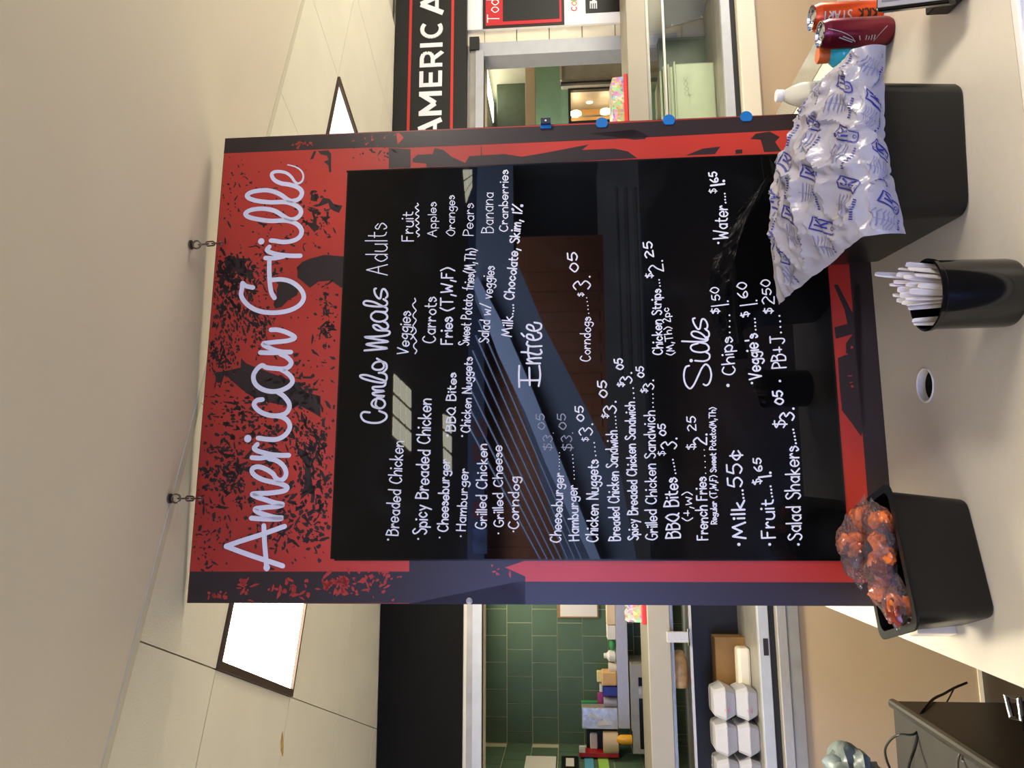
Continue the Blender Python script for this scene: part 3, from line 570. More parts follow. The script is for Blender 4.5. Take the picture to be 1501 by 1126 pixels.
# black border bands
print_poly(dk, [(275, 885), (279, 838), (600, 838), (600, 884), (275, 886)])
print_poly(dk, [(331, 203), (328, 225), (520, 217), (520, 196), (331, 203)])
s_l = bd(900, 853)[0]
dk.add([(0.0005, -.0006, .0005), (s_l, -.0006, .0005), (s_l, -.0006, bd(760, 853)[1]), (.0005, -.0006, bd(600, 853)[1])], [(0, 1, 2, 3)])
print_poly(dk, [(600, 822), (600, 887), (770, 887), (770, 845), (740, 832), (770, 822)])
print_poly(dk, [(520, 217), (520, 196), (900, 181), (1250, 163), (1250, 186), (900, 204), (590, 217), (560, 216)])
print_poly(dk, [(570, 217), (602, 219), (602, 246), (570, 247)])
print_poly(dk, [(637, 217), (650, 220), (662, 230), (682, 239), (688, 229), (705, 228), (740, 226), (765, 230), (800, 224), (863, 212), (853, 220), (900, 218), (920, 222), (934, 232), (800, 239), (625, 245), (625, 240), (605, 238), (605, 233), (612, 227), (634, 226)])
print_poly(dk, [(705, 214.6), (706, 214.6), (706.5, 229), (705, 229)])
print_poly(dk, [(1005, 228), (1030, 218), (1056, 215), (1048, 226)]); print_poly(dk, [(1078, 220), (1088, 219), (1088, 225), (1078, 226)])
print_poly(dk, [(1108, 196), (1128, 193), (1143, 201), (1136, 208), (1145, 222), (1120, 223), (1115, 205), (1100, 204)])
print_poly(dk, [(863, 196), (930, 205), (945, 204), (950, 199), (930, 190)])
# bottom strip
tb = bd(1265, 600)[1]
dk.add([(0.0005, -.0006, .0005), (BW - .0005, -.0006, .0005), (BW - .0005, -.0006, .052), (.0005, -.0006, .052)], [(0, 1, 2, 3)])
print_poly(dk, [(1222, 418), (1228, 417), (1248, 456), (1252, 460), (1252, 416), (1262, 416), (1268, 620), (1262, 640), (1248, 620), (1234, 602), (1230, 560), (1228, 525), (1240, 520), (1240, 503), (1250, 490), (1225, 497), (1223, 480), (1242, 475), (1238, 455)])
# big shapes behind the lettering
print_poly(dk, [(640, 690), (660, 668), (700, 650), (770, 632), (865, 640), (862, 785), (850, 790), (800, 755), (740, 760), (700, 790), (640, 740)], s=3.263, ox=240, oy=180)
print_poly(dk, [(60, 240), (170, 230), (400, 180), (410, 50), (480, 120), (600, 170), (760, 230), (1060, 340), (1200, 390), (1280, 510), (1500, 570), (1500, 860), (1330, 760), (1200, 700), (1120, 740), (1000, 700), (760, 650), (600, 600), (420, 480), (250, 330), (180, 270), (150, 370), (100, 390), (55, 370)], s=9.38, ox=310, oy=520)
print_poly(dk, [(1150, 230), (1190, 400), (1290, 590), (1270, 880), (1220, 1060), (1330, 970), (1420, 1000), (1400, 910), (1370, 700), (1360, 480), (1300, 390), (1210, 350)], s=9.38, ox=310, oy=620)
print_poly(dk, [(170, 490), (300, 455), (510, 460), (460, 540), (490, 600), (560, 620), (590, 740), (520, 750), (470, 700), (400, 690), (340, 640), (220, 640), (190, 560)], s=9.38, ox=310, oy=330)
print_poly(dk, [(850, 1090), (900, 1000), (900, 880), (940, 780), (1010, 760), (1130, 800), (1200, 880), (1180, 960), (1050, 1040), (960, 1130), (880, 1150)], s=9.38, ox=310, oy=330)
print_poly(dk, [(390, 440), (440, 430), (450, 460), (420, 490), (385, 480)], s=5.12, ox=380, oy=200)
print_poly(dk, [(400, 520), (450, 505), (480, 460), (530, 470), (560, 510), (625, 520), (600, 575), (560, 560), (530, 540), (520, 500), (470, 520), (430, 530)], s=5.12, ox=380, oy=200)
print_poly(dk, [(390, 550), (440, 545), (455, 575), (400, 590)], s=5.12, ox=380, oy=200)
print_poly(dk, [(330, 640), (400, 650), (410, 610), (435, 600), (430, 660), (455, 680), (415, 720), (370, 670)], s=5.12, ox=380, oy=200)
print_poly(dk, [(455, 600), (540, 605), (510, 625), (515, 675), (490, 640)], s=5.12, ox=380, oy=200)
print_poly(dk, [(440, 110), (520, 105), (540, 130), (540, 270), (525, 270), (520, 220), (485, 190), (520, 175), (510, 145), (460, 135)], s=5.12, ox=380, oy=200)
print_poly(dk, [(410, 110), (430, 112), (405, 170), (382, 172)], s=5.12, ox=380, oy=200)
random.seed(11)
def frag(g, x, y, r, ang=None, asp=None):
    n = random.choice((4, 5, 5, 6, 7)); a0 = random.random() * 6.28; asp = asp or random.choice((1, 1.5, 2.4)); ca, sa = math.cos(ang or a0), math.sin(ang or a0); pts = []
    for k in range(n):
        a = 6.283 * k / n + random.uniform(-.3, .3); rr = r * random.uniform(.45, 1.25); u, v = rr * math.cos(a) * asp, rr * math.sin(a) / asp ** .5
        pts.append((x + u * ca - v * sa, y + u * sa + v * ca))
    for p in pts:
        if p[0] < 275: return
        s_, t_ = bd(*p)
        if s_ < .001 or s_ > BW - .001 or t_ > min(TL[1], TR[1]) + (TL[1] - TR[1]) * (1 - s_ / BW) - .001: return
        if s0 - .005 < s_ < s1 + .005 and t0 - .005 < t_ < t1 + .01: return
    q = [bd(*p) for p in pts]; g.add([(u, -.0009 if g is rd else -.0006, v) for u, v in q], [tuple(range(len(q)))])
for cx, cy, rx, ry, n, r0, r1, ang in (
    (345, 445, 22, 45, 420, .6, 2.6, 1.4), (325, 520, 14, 25, 260, .5, 2.0, 1.4), (380, 480, 12, 25, 150, .6, 2.2, 1.2), (330, 400, 16, 18, 120, .8, 3.2, None), (375, 410, 22, 25, 90, .8, 3.0, None),
    (350, 605, 28, 28, 200, .7, 3.0, .2), (335, 690, 30, 45, 300, .6, 3.2, None), (400, 650, 25, 45, 200, .7, 3.4, None), (455, 640, 22, 45, 280, .6, 3.0, 1.3), (440, 560, 25, 30, 90, .8, 3.4, None),
    (470, 720, 16, 50, 170, .8, 3.4, None), (430, 760, 30, 50, 160, .8, 3.6, None), (360, 760, 50, 45, 110, .6, 3.0, 1.5), (300, 780, 18, 45, 90, .6, 2.4, None), (480, 470, 10, 35, 110, .8, 2.8, None),
    (400, 300, 45, 45, 70, .6, 2.0, None), (350, 260, 22, 30, 45, .6, 1.8, None), (460, 320, 22, 35, 70, .8, 2.6, None), (400, 370, 40, 25, 70, .7, 2.6, None), (560, 225, 25, 8, 30, .6, 2.0, None), (310, 440, 14, 70, 160, .6, 2.6, 1.5), (420, 480, 40, 60, 60, .5, 1.6, None)):
    for k in range(int(n * .8)): frag(dk, random.gauss(cx, rx * .8), random.gauss(cy, ry * .7), random.uniform(r0, r1) * 1.35, ang and ang + random.uniform(-.4, .4))
# red islands on the dark bands
for cx, cy, rx, ry, n, r0, r1 in ((500, 855, 26, 13, 46, 1.5, 5), (420, 862, 25, 12, 26, 1.5, 4.5), (560, 850, 18, 13, 30, 1.2, 4.2), (360, 860, 6, 16, 16, 1.5, 4), (315, 872, 10, 6, 12, 1.5, 4), (440, 212, 16, 5, 14, 1, 3), (545, 205, 22, 6, 10, .8, 2.4), (730, 835, 16, 9, 6, 1.5, 4), (400, 640, 10, 20, 10, .6, 1.5), (480, 425, 12, 15, 8, .8, 1.6), (350, 590, 20, 30, 20, .6, 1.4), (1245, 545, 8, 20, 5, 1.5, 3)):
    for k in range(n): frag(rd, random.gauss(cx, rx * .8), random.gauss(cy, ry * .7), random.uniform(r0, r1))
print_poly(rd, [(585, 195), (592, 202), (587, 208), (583, 212), (581, 196)], d=-.0009)
o = part('dark_print', dk, M['ink'], mb); o['kind'] = 'stuff'; o = part('red_print', rd, M['inkred'], mb); o['kind'] = 'stuff'
# ---- strokes
def smooth(pts, n=4):
    if len(pts) < 3: return [Vector(p) for p in pts]
    P = [Vector(p) for p in pts]; P = [P[0] * 2 - P[1]] + P + [P[-1] * 2 - P[-2]]; out = []
    for i in range(1, len(P) - 2):
        for k in range(n):
            t = k / n; a, b, c, d = P[i - 1:i + 3]
            out.append(.5 * ((2 * b) + (c - a) * t + (2 * a - 5 * b + 4 * c - d) * t * t + (3 * b - a - 3 * c + d) * t ** 3))
    out.append(P[-2]); return out
def ribbon(g, pts, wd, d=-.0042, taper0=1, depth_fn=None):
    P = [p for i, p in enumerate(pts) if i == 0 or (p - pts[i - 1]).length > 1e-5]
    if len(P) == 1: P = [P[0], P[0] + Vector((1e-4, 0))]
    n = len(P); L = []; R_ = []
    for i, p in enumerate(P):
        t = P[min(i + 1, n - 1)] - P[max(i - 1, 0)]
        if t.length < 1e-9: t = Vector((1, 0))
        t.normalize(); nr = Vector((-t.y, t.x)); h = wd / 2 * (taper0 + (1 - taper0) * min(1, i / (n * .25)))
        L.append(p + nr * h); R_.append(p - nr * h)
    vs = [(q.x, d, q.y) for q in L] + [(q.x, d, q.y) for q in R_]
    g.add(vs, [(i, i + 1, n + i + 1, n + i) for i in range(n - 1)])
    for c in (P[0], P[-1]) if taper0 == 1 else (P[-1],):
        g.add([(c.x + wd / 2 * math.cos(k * math.pi / 4), d - .00003, c.y + wd / 2 * math.sin(k * math.pi / 4)) for k in range(8)], [tuple(range(8))])
PX = .00178
def trace(name, strokes, s, ox, oy, wpx, m, par, d=-.0042, label=None, dots=()):
    g = G(MBD)
    for k, st in enumerate(strokes):
        ww = wpx
        if isinstance(st, tuple): st, ww = st
        pts = smooth([bd(ox + p[0] / s, oy + p[1] / s) for p in st], 5)
        ribbon(g, pts, ww * PX, d - .00006 * k)
    for (x, y, r) in dots:
        c = bd(ox + x / s, oy + y / s); rr = r / s * PX; g.add([(c[0] + rr * math.cos(k * math.pi / 8), d - .0009, c[1] + rr * math.sin(k * math.pi / 8)) for k in range(16)], [tuple(range(16))])
    return part(name, g, m, par, label=label)
TD = -.0016
def cvt(pts, dy): return [(x, y + dy * 9.38) for x, y in pts]
A_, B_, C_, D_, E_, F_ = 0, 110, 200, 300, 400, 500       # crop offsets from y=220
word = [
 cvt([(1045, 205), (1160, 235), (1238, 290), (1266, 360), (1248, 430), (1195, 462), (1150, 440), (1100, 370), (1030, 318), (930, 298), (855, 310), (832, 350), (870, 415), (960, 460), (1070, 478), (1180, 512), (1240, 565), (1240, 625), (1195, 680), (1110, 703), (1050, 685), (960, 620), (860, 575), (740, 555), (600, 570), (520, 598), (492, 635), (540, 675), (650, 705), (820, 722), (1000, 718), (1110, 742), (1200, 790), (1235, 850), (1205, 915), (1130, 955), (1055, 950), (960, 890), (860, 835), (720, 810), (580, 820), (500, 848), (472, 885), (520, 925), (640, 955), (820, 978), (1000, 972), (1110, 990), (1195, 1035), (1240, 1100), (1232, 1170), (1180, 1225), (1090, 1258), (980, 1267), (880, 1252), (820, 1247)], A_),
 cvt([(800, 300), (768, 345), (830, 385), (950, 412), (1100, 425), (1225, 425)], B_), cvt([(745, 455), (870, 458), (1000, 432)], B_),
 cvt([(870, 1005), (832, 940), (812, 850), (800, 700), (798, 560), (800, 480)], B_),
 cvt([(830, 758), (960, 750), (1080, 775), (1180, 835), (1250, 915), (1272, 1000), (1235, 1080), (1150, 1145), (1020, 1190), (850, 1208), (680, 1190), (550, 1135), (455, 1050), (412, 960), (425, 870), (430, 800)], B_),
 cvt([(430, 800), (480, 840), (575, 862)], B_),
 cvt([(820, 598), (920, 600), (1050, 640), (1150, 705), (1050, 748), (850, 770), (712, 795), (850, 868), (970, 900), (1095, 905)], C_),
 cvt([(675, 910), (850, 915), (980, 905)], C_),
 cvt([(950, -8), (1045, 40), (1100, 110), (1060, 175), (980, 197), (860, 190), (760, 178), (700, 150), (630, 200), (582, 290), (600, 390), (680, 465), (800, 505), (930, 500), (1050, 450), (1115, 380), (1100, 310), (1030, 245), (960, 205)], D_),
 cvt([(900, 505), (1000, 575), (1070, 670), (1068, 750), (1020, 810), (930, 838), (820, 838), (700, 800), (620, 740), (590, 680), (630, 630), (705, 618)], D_),
 cvt([(900, -95), (985, -75), (1055, -25), (1082, 52), (1050, 130), (980, 195), (880, 230), (760, 225), (645, 210)], E_),
 cvt([(635, 295), (592, 345), (625, 380), (700, 405), (820, 435), (950, 447), (1068, 447)], E_), cvt([(560, 478), (650, 485), (740, 478), (880, 450)], E_),
 cvt([(795, 492), (900, 520), (990, 590), (1030, 680), (1010, 755), (950, 790), (890, 760), (850, 700), (760, 640), (660, 605), (580, 620), (562, 670), (610, 730), (720, 785), (850, 815), (960, 840), (1045, 885), (1000, 935), (800, 965), (620, 972), (565, 985), (640, 1022), (750, 1058), (880, 1100), (985, 1122), (900, 1150), (740, 1163), (608, 1183), (640, 1225), (740, 1262), (880, 1300), (972, 1308), (900, 1323), (700, 1320), (552, 1310)], E_),
 (cvt([(985, 1028), (850, 983), (700, 935), (450, 850), (205, 758)], F_)), cvt([(205, 758), (400, 690), (700, 595), (950, 505), (1012, 485)], F_),
 cvt([(725, 475), (735, 700), (752, 900), (765, 1070)], F_)]
g = G(MBD)
for k, st in enumerate(word):
    dense = 7
    pts = smooth([bd(310 + p[0] / 9.38, 220 + p[1] / 9.38) for p in st], dense)
    ribbon(g, pts, 6.9 * PX, TD - .00005 * k, taper0=.25 if k == 0 else 1)
for (x, y, r) in ((690, 228 + B_ * 9.38, 46), (505, 218 + E_ * 9.38, 50), (765, 1050 + F_ * 9.38, 44)):
    c = bd(310 + x / 9.38, 220 + y / 9.38); rr = r / 9.38 * PX; g.add([(c[0] + rr * math.cos(k * math.pi / 10), TD - .001, c[1] + rr * math.sin(k * math.pi / 10)) for k in range(20)], [tuple(range(20))])
part('title_lettering', g, M['title'], mb, label='flowing white title lettering in two words')
trace('heading', [[(200, 962), (155, 960), (140, 985), (160, 1018), (210, 1033), (270, 1030), (312, 1003), (310, 972), (265, 952)],
  [(265, 935), (225, 922), (213, 900), (230, 875), (262, 866), (292, 878), (305, 903), (290, 928), (262, 932), (240, 910), (245, 880)], [(250, 862), (300, 850), (240, 845), (222, 828), (300, 815), (235, 808), (222, 788), (290, 783), (308, 765), (302, 745), (250, 728), (180, 706), (135, 708), (150, 727), (220, 748), (290, 757), (315, 735), (312, 705), (285, 690), (262, 690)],
  [(285, 692), (315, 660), (310, 625), (275, 612), (235, 622), (218, 650), (240, 668), (280, 666), (298, 645), (285, 615), (250, 592)]], 4.692, 500, 400, 3.0, M['marker'], ck, label='bold handwritten heading Combo')
trace('heading', [[(130, 990), (230, 982), (420, 962), (280, 940), (150, 912), (280, 893), (430, 878), (280, 848), (130, 820), (300, 812), (420, 795), (450, 762), (420, 740), (300, 733), (245, 695), (245, 670), (295, 672), (360, 715), (410, 715), (430, 680), (405, 640), (375, 628)],
  [(255, 505), (220, 530), (215, 575), (260, 615), (330, 625), (400, 600), (418, 560), (390, 520), (330, 500), (262, 497)], [(330, 500), (400, 500), (418, 470), (400, 445), (350, 425), (250, 378), (150, 362), (117, 390), (150, 418), (260, 432), (360, 432), (410, 412), (412, 370), (370, 340)],
  [(275, 205), (255, 215), (262, 270), (295, 320), (330, 330), (340, 270), (355, 220), (385, 215), (415, 260), (420, 300), (400, 325)]], 8.66, 520, 400, 3.0, M['marker'], ck, label='bold handwritten heading Meals')
trace('heading', [[(150, 900), (146, 790), (150, 680)], [(350, 890), (366, 780), (356, 680)], [(150, 830), (360, 830)], [(258, 880), (253, 700)], [(225, 655), (365, 657)], [(290, 650), (232, 615), (300, 603), (375, 600)], [(172, 540), (240, 545), (340, 565), (380, 545), (370, 515)], [(250, 592), (240, 545), (245, 470)],
  [(380, 478), (270, 482), (228, 462), (235, 432)], [(300, 415), (285, 370), (240, 358), (226, 382), (255, 408), (320, 415), (372, 392), (372, 350), (340, 338)], [(305, 322), (290, 275), (245, 258), (226, 285), (255, 312), (320, 322), (372, 295), (368, 250), (305, 236)], [(172, 348), (200, 378)]], 7.0375, 740, 440, 2.7, M['marker'], ck, label='bold handwritten heading Entree with an accent')
trace('heading', [[(210, 680), (172, 698), (155, 780), (170, 865), (215, 915), (255, 880), (300, 790), (340, 705), (380, 665), (420, 700), (437, 780), (418, 855), (385, 882), (357, 870)], [(270, 628), (360, 633), (412, 610), (418, 565), (380, 540)], [(300, 450), (240, 468), (226, 500), (260, 532), (340, 542), (400, 525), (412, 490), (380, 455), (310, 440)], [(135, 428), (260, 433), (370, 430), (402, 408), (390, 385)],
  [(392, 412), (320, 402), (258, 382), (232, 352), (250, 328), (300, 332), (352, 362), (388, 402)], [(388, 402), (414, 370), (408, 330), (380, 308)], [(268, 190), (247, 200), (258, 245), (295, 300), (320, 295), (330, 235), (345, 200), (375, 210), (398, 260), (390, 298), (372, 300)]], 7.036, 980, 440, 2.4, M['marker'], ck, label='bold handwritten heading Sides', dots=((230, 628, 17),))
# ---- hand-print alphabet (x then y per pair; baseline 2, x-height 6, capital height 9)
GL = {'A': '02 39|39 62|15 55', 'B': '02 09|09 48 47 26 06|06 46 54 32 02', 'C': '58 39 18 05 13 32 53', 'D': '02 09|09 48 56 44 02', 'E': '02 09|09 49|06 36|02 42', 'F': '02 09|09 49|06 36', 'G': '58 39 18 05 13 32 53 55|55 35', 'H': '02 09|52 59|06 56', 'I': '02 09', 'J': '59 53 32 13|29 79',
 'K': '02 09|59 05|05 52', 'L': '09 02|02 42', 'M': '02 19|19 34|34 59|59 72', 'N': '02 09|09 52|52 59', 'O': '39 06 04 32 54 57 39', 'P': '02 09|09 48 46 05', 'Q': '39 06 04 32 54 57 39|43 62', 'R': '02 09|09 48 46 05|15 42', 'S': '48 29 08 26 45 43 22 03', 'T': '32 39|09 69', 'U': '09 04 22 44 49', 'V': '09 22|22 59', 'W': '09 12|12 36|36 52|52 79',
 'a': '45 26 04 22 43|46 42', 'b': '09 02|05 26 44 32 03', 'c': '45 26 04 22 43', 'd': '45 26 04 22 43|49 42', 'e': '04 44 45 26 05 03 22 43', 'f': '39 28 22|06 36', 'g': '45 26 04 23 44|46 41 20 01', 'h': '09 02|04 26 45 42', 'i': '06 02|08 08', 'j': '16 11 00|18 18', 'k': '09 02|36 04|14 42', 'l': '09 02', 'm': '06 02|04 26 35 32|34 56 65 62', 'n': '06 02|04 26 45 42', 'o': '26 04 22 43 45 26', 'p': '06 00|05 26 44 32 03',
 'r': '06 02|04 26 35', 's': '35 16 05 34 33 12 03', 't': '18 13 32|06 36', 'u': '06 03 22 43|46 42', 'v': '06 22|22 46', 'w': '06 12|12 35|35 52|52 66', 'y': '06 23|46 10',
 '0': '29 06 04 22 44 47 29', '1': '19 12', '2': '08 29 47 25 02|02 42', '3': '08 29 47 26 44 22 03', '5': '19 06|06 36 44 22 03|19 49', '6': '39 06 03 22 43 25 04', '9': '48 29 06 25 48|48 42', '$': '48 28 07 26 45 43 22 03|29 21', '%': '02 69|18 29 19 08 18|52 53 63 62 52', '(': '29 06 04 21', ')': '09 26 24 01', ',': '13 00', '.': '02 02', "'": '19 17', '/': '02 49', '+': '24 28|05 45', 'c|': '45 26 04 22 43|27 21', '*': '04 04', '-': '05 35'}
def glyph(ch):
    s_ = GL['c|'] if ch == '\xa2' else GL[ch]; return [[(int(p[0]), int(p[1])) for p in st.split()] for st in s_.split('|')]
def write(txt, x0, y0, x1, y1, cap, wpx, m=None, par=None, seed=0, fn=None, md=None, nm='handwriting', nolabel=False):
    random.seed(hash(txt) % 1000 if False else sum(map(ord, txt)) + seed)
    cur = 0; items = []
    for ch in txt:
        if ch == ' ': cur += 4; continue
        gl = glyph(ch); wmax = max(p[0] for st in gl for p in st); items.append((gl, cur, random.uniform(-.25, .25), random.uniform(.93, 1.07))); cur += wmax + (1.9 if ch not in '.' else 2.4)
    tot = cur - 1.9; L = math.hypot(x1 - x0, y1 - y0); dx, dy = (x1 - x0) / L, (y1 - y0) / L; ux, uy = dy, -dx; sx = L / max(tot, .5) if len(txt) > 1 else cap / 7; sy = cap / 7
    g = G(md or MBD); f_ = fn or bd
    k = 0
    for gl, c, jy, js in items:
        for st in gl:
            pts = [f_(x0 + dx * (c + px_) * sx + ux * ((py_ - 2) * js + jy) * sy, y0 + dy * (c + px_) * sx + uy * ((py_ - 2) * js + jy) * sy) for px_, py_ in st]
            if len(pts) == 2 and pts[0] == pts[1]:
                r = wpx * PX * .75; c_ = pts[0]; g.add([(c_[0] + r * math.cos(q * math.pi / 4), -.0042 if fn is None else FND, c_[1] + r * math.sin(q * math.pi / 4)) for q in range(8)], [tuple(range(8))])
            else: ribbon(g, smooth(pts, 3), wpx * PX, (-.0041 if fn is None else FND) - .00003 * (k % 9)); 
            k += 1
    return part(nm, g, m or M['marker'], par or ck, label=None if nolabel else 'handwriting reading %s' % txt.replace('*', '').strip())
W = write; FT = M['markerf']; FND = 0
for a in [
 ('Adults', 568, 404, 568, 329, 30, 1.7), ('Fruit', 606, 354, 606, 312, 17, 1.8), ('Apples', 640, 348, 640, 298, 12.5, 1.4), ('Oranges', 667, 346, 667, 288, 12.5, 1.4), ('Pears', 694, 346, 695, 300, 15, 1.4), ('Banana', 723, 342, 723, 284, 17, 1.4), ('Cranberries', 744, 340, 745, 251, 12.5, 1.7),
 ('Veggies', 599, 520, 603, 458, 17, 1.9), ('Carrots', 639, 503, 639.5, 437, 18, 1.9), ('Fries (T,W,F)', 663, 505, 664, 394, 17, 2.2), ('Sweet Potato fries(M,Th)', 688, 507, 698, 366, 15, 1.7), ('Salad w/ veggies', 716, 503, 725, 392, 15.5, 1.7), ('Milk....', 750, 494, 753, 447, 15, 1.9), ('Chocolate, Skim, 1%', 753, 440, 766, 302, 14, 2.2),
 ('*', 572, 791, 572, 790, 9, 2), ('Breaded Chicken', 584, 785, 592, 648, 18, 1.9), ('*', 616, 790, 616, 789, 9, 2), ('Spicy Breaded Chicken', 626, 783, 633, 586, 19, 2.1), ('*', 647, 788, 647, 787, 8, 1.7), ('Cheeseburger', 657, 779, 659, 674, 14.5, 2.0),
 ('*', 659, 639, 659, 638, 9, 2.8), ('BBQ Bites', 667, 632, 669, 548, 13, 2.0), ('*', 678, 786, 678, 785, 8, 1.7), ('Hamburger', 683, 778, 687, 688, 14, 1.8), ('*', 680, 639.5, 680, 639, 8, 2), ('Chicken Nuggets', 689, 634, 693, 525, 13, 1.8),
 ('Grilled Chicken', 713, 775, 714, 652, 15, 1.9), ('*', 733, 782, 733, 781, 8, 1.7), ('Grilled Cheese', 738, 772, 736, 654, 14, 1.8), ('*', 755, 779, 755, 778, 8, 1.7), ('Corndog', 760, 775, 761, 700, 14.5, 1.9),
 ('Cheeseburger', 822, 795, 826, 694, 15, 1.8), ('......', 820, 688, 820, 663, 9, 1.0), ('Hamburger', 849, 792, 846, 712, 15, 1.8), ('.......', 842, 702, 839, 666, 9, 1.2),
 ('Chicken Nuggets', 876, 794, 877, 675, 16.5, 1.9), ('....', 873, 668, 871, 648, 9, 1.5), ('$', 862, 647, 862, 642, 9, 1.2), ('3.', 868, 638, 868, 621, 19, 1.8), ('05', 856, 617, 855, 596, 11, 2.0),
 ('Breaded Chicken Sandwich', 909, 792, 904, 632, 16, 1.8), ('....', 903, 627, 902, 610, 9, 1.4), ('$', 891, 613, 891, 608, 9, 1.4), ('3.', 903, 606, 902, 588, 18, 2.0), ('05', 890, 582, 889, 559, 12, 2.2),
 ('Spicy Breaded Chicken Sandwich', 935, 791, 930, 590, 14.5, 1.9), ('...', 929, 584, 928, 568, 9, 1.6), ('$', 914, 567, 914, 562, 9, 1.8), ('3.', 926, 562, 925, 546, 17, 2.0), ('05', 914, 541, 912, 526, 11, 2.2),
 ('Grilled Chicken Sandwich', 963, 791, 959, 603, 16.5, 1.8), ('....', 957, 597, 957, 577, 9, 1.4), ('$', 948, 576, 948, 571, 9, 1.4), ('3.', 958, 571, 957, 557, 15, 1.8), ('05', 944, 553, 943, 538, 10, 2.0),
 ('BBQ Bites', 996, 788, 992, 701, 20, 2.1), ('.....', 990, 694, 986, 673, 9, 1.6), ('$', 974, 668, 974, 663, 10, 1.2), ('3.', 991, 658, 991, 642, 22, 2.0), ('05', 976, 638, 975, 622, 10, 2.0), ('(+,w)', 1013, 763, 1013, 722, 14, 1.5),
 ('French Fries', 1037, 791, 1035, 700, 16, 1.9), ('.....', 1034, 694, 1032, 658, 9, 1.2), ('$', 1018, 659, 1018, 654, 12, 1.4), ('2.', 1035, 652, 1035, 636, 18, 2.2), ('25', 1020, 631, 1019, 611, 12, 1.8), ('Regular (T,W,F) Sweet Potato(M,Th)', 1050, 768, 1048, 598, 9, 1.5),
 ('*', 1085, 798, 1085, 797, 9, 3.0), ('Milk', 1092, 789, 1090, 734, 19, 2.6), ('...', 1089, 730, 1088, 718, 9, 2.0), ('55\xa2', 1088, 713, 1085, 661, 21, 2.3),
 ('*', 1130, 798, 1130, 797, 9, 2.6), ('Fruit', 1135, 788, 1133, 733, 20, 2.2), ('....', 1131, 728, 1129, 712, 9, 1.9), ('$', 1115, 709, 1114, 703, 12, 1.8), ('1.', 1130, 700, 1129, 692, 18, 2.4), ('65', 1116, 690, 1115, 672, 11, 2.0),
 ('*', 1172, 798, 1172, 797, 9, 2.4), ('Salad Shakers', 1174, 791, 1170, 655, 21, 2.0), ('.....', 1166, 650, 1162, 629, 9, 1.9), ('$', 1150, 627, 1150, 618, 17, 2.0), ('3.', 1163, 616, 1162, 598, 20, 2.3), ('05', 1148, 592, 1146, 573, 13, 2.4),
 ('*', 1069, 565.5, 1069, 565, 9, 3.2), ('Chips', 1077, 549, 1072, 495, 19, 2.0), ('....', 1069, 488, 1069, 461, 9, 1.7), ('$', 1053, 460, 1053, 455, 11, 1.8), ('1.', 1068, 449, 1067, 441, 25, 1.8), ('50', 1055, 440, 1053, 422, 12, 1.7),
 ('*', 1104, 562, 1104, 561, 9, 2.4), ("Veggie's", 1116, 555, 1109, 490, 19, 2.3), ('....', 1107, 484, 1106, 467, 9, 1.8), ('$', 1097, 464, 1096, 459, 11, 1.8), ('1.', 1110, 448, 1109, 440, 25, 1.8), ('60', 1095, 436, 1093, 415, 14, 1.9),
 ('*', 1145, 559, 1145, 558, 9, 2.4), ('PB+J', 1152, 539, 1149, 493, 20, 2.0), ('....', 1144, 488, 1142, 462, 9, 1.8), ('$', 1131, 460, 1131, 455, 12, 1.8), ('2', 1134, 446, 1134, 438, 18, 1.8), ('50', 1130, 432, 1128, 411, 13, 1.8),
 ('Corndogs', 865, 530, 866, 466, 14, 1.6), ('.....', 863, 460, 860, 436, 9, 1.3), ('$', 855, 435, 855, 430, 8, 1.3), ('3.', 865, 424, 864, 405, 24, 2.0), ('05', 848, 398, 846, 371, 13, 2.2),
 ('Chicken Strips', 971, 520, 968, 425, 14.5, 1.9), ('...', 967, 420, 966, 410, 9, 1.6), ('$', 956, 408, 956, 403, 10, 1.6), ('2.', 972, 398, 970, 382, 20, 1.9), ('25', 958, 377, 955, 355, 12, 2.2), ('(M,Th) 2pc', 988, 520, 980, 452, 11, 1.5),
 ('*', 1055, 357, 1055, 356, 9, 2.4), ('Water', 1066, 351, 1066, 303, 20, 2.1), ('....', 1063, 298, 1062, 284, 9, 1.8), ('$', 1049, 284, 1049, 279, 10, 1.4), ('1.', 1062, 273, 1061, 265, 20, 2.8), ('65', 1052, 267, 1050, 253, 11, 2.2)]:
    W(*a[:7], nolabel=a[0] in ('*', '$') or set(a[0]) == {'.'})
W('$3.', 808, 661, 811, 634, 13, 1.2, FT); W('05', 799, 629, 798, 607, 11, 1.4, FT); W('$3.', 838, 661, 839, 634, 15, 1.4, FT); W('05', 830, 629, 829, 607, 11, 1.6, FT)
for nm_, x, ya, yb in (('wavy_underline', 613, 348, 299), ('wavy_underline', 609, 519, 438)):
    g = G(MBD); n = 18; ribbon(g, smooth([bd(x + 2.6 * math.sin(k * 1.9) - (k / n) * 1.5, ya + (yb - ya) * k / n) for k in range(n + 1)], 4), 1.7 * PX, -.0044); part(nm_, g, M['marker'], ck)
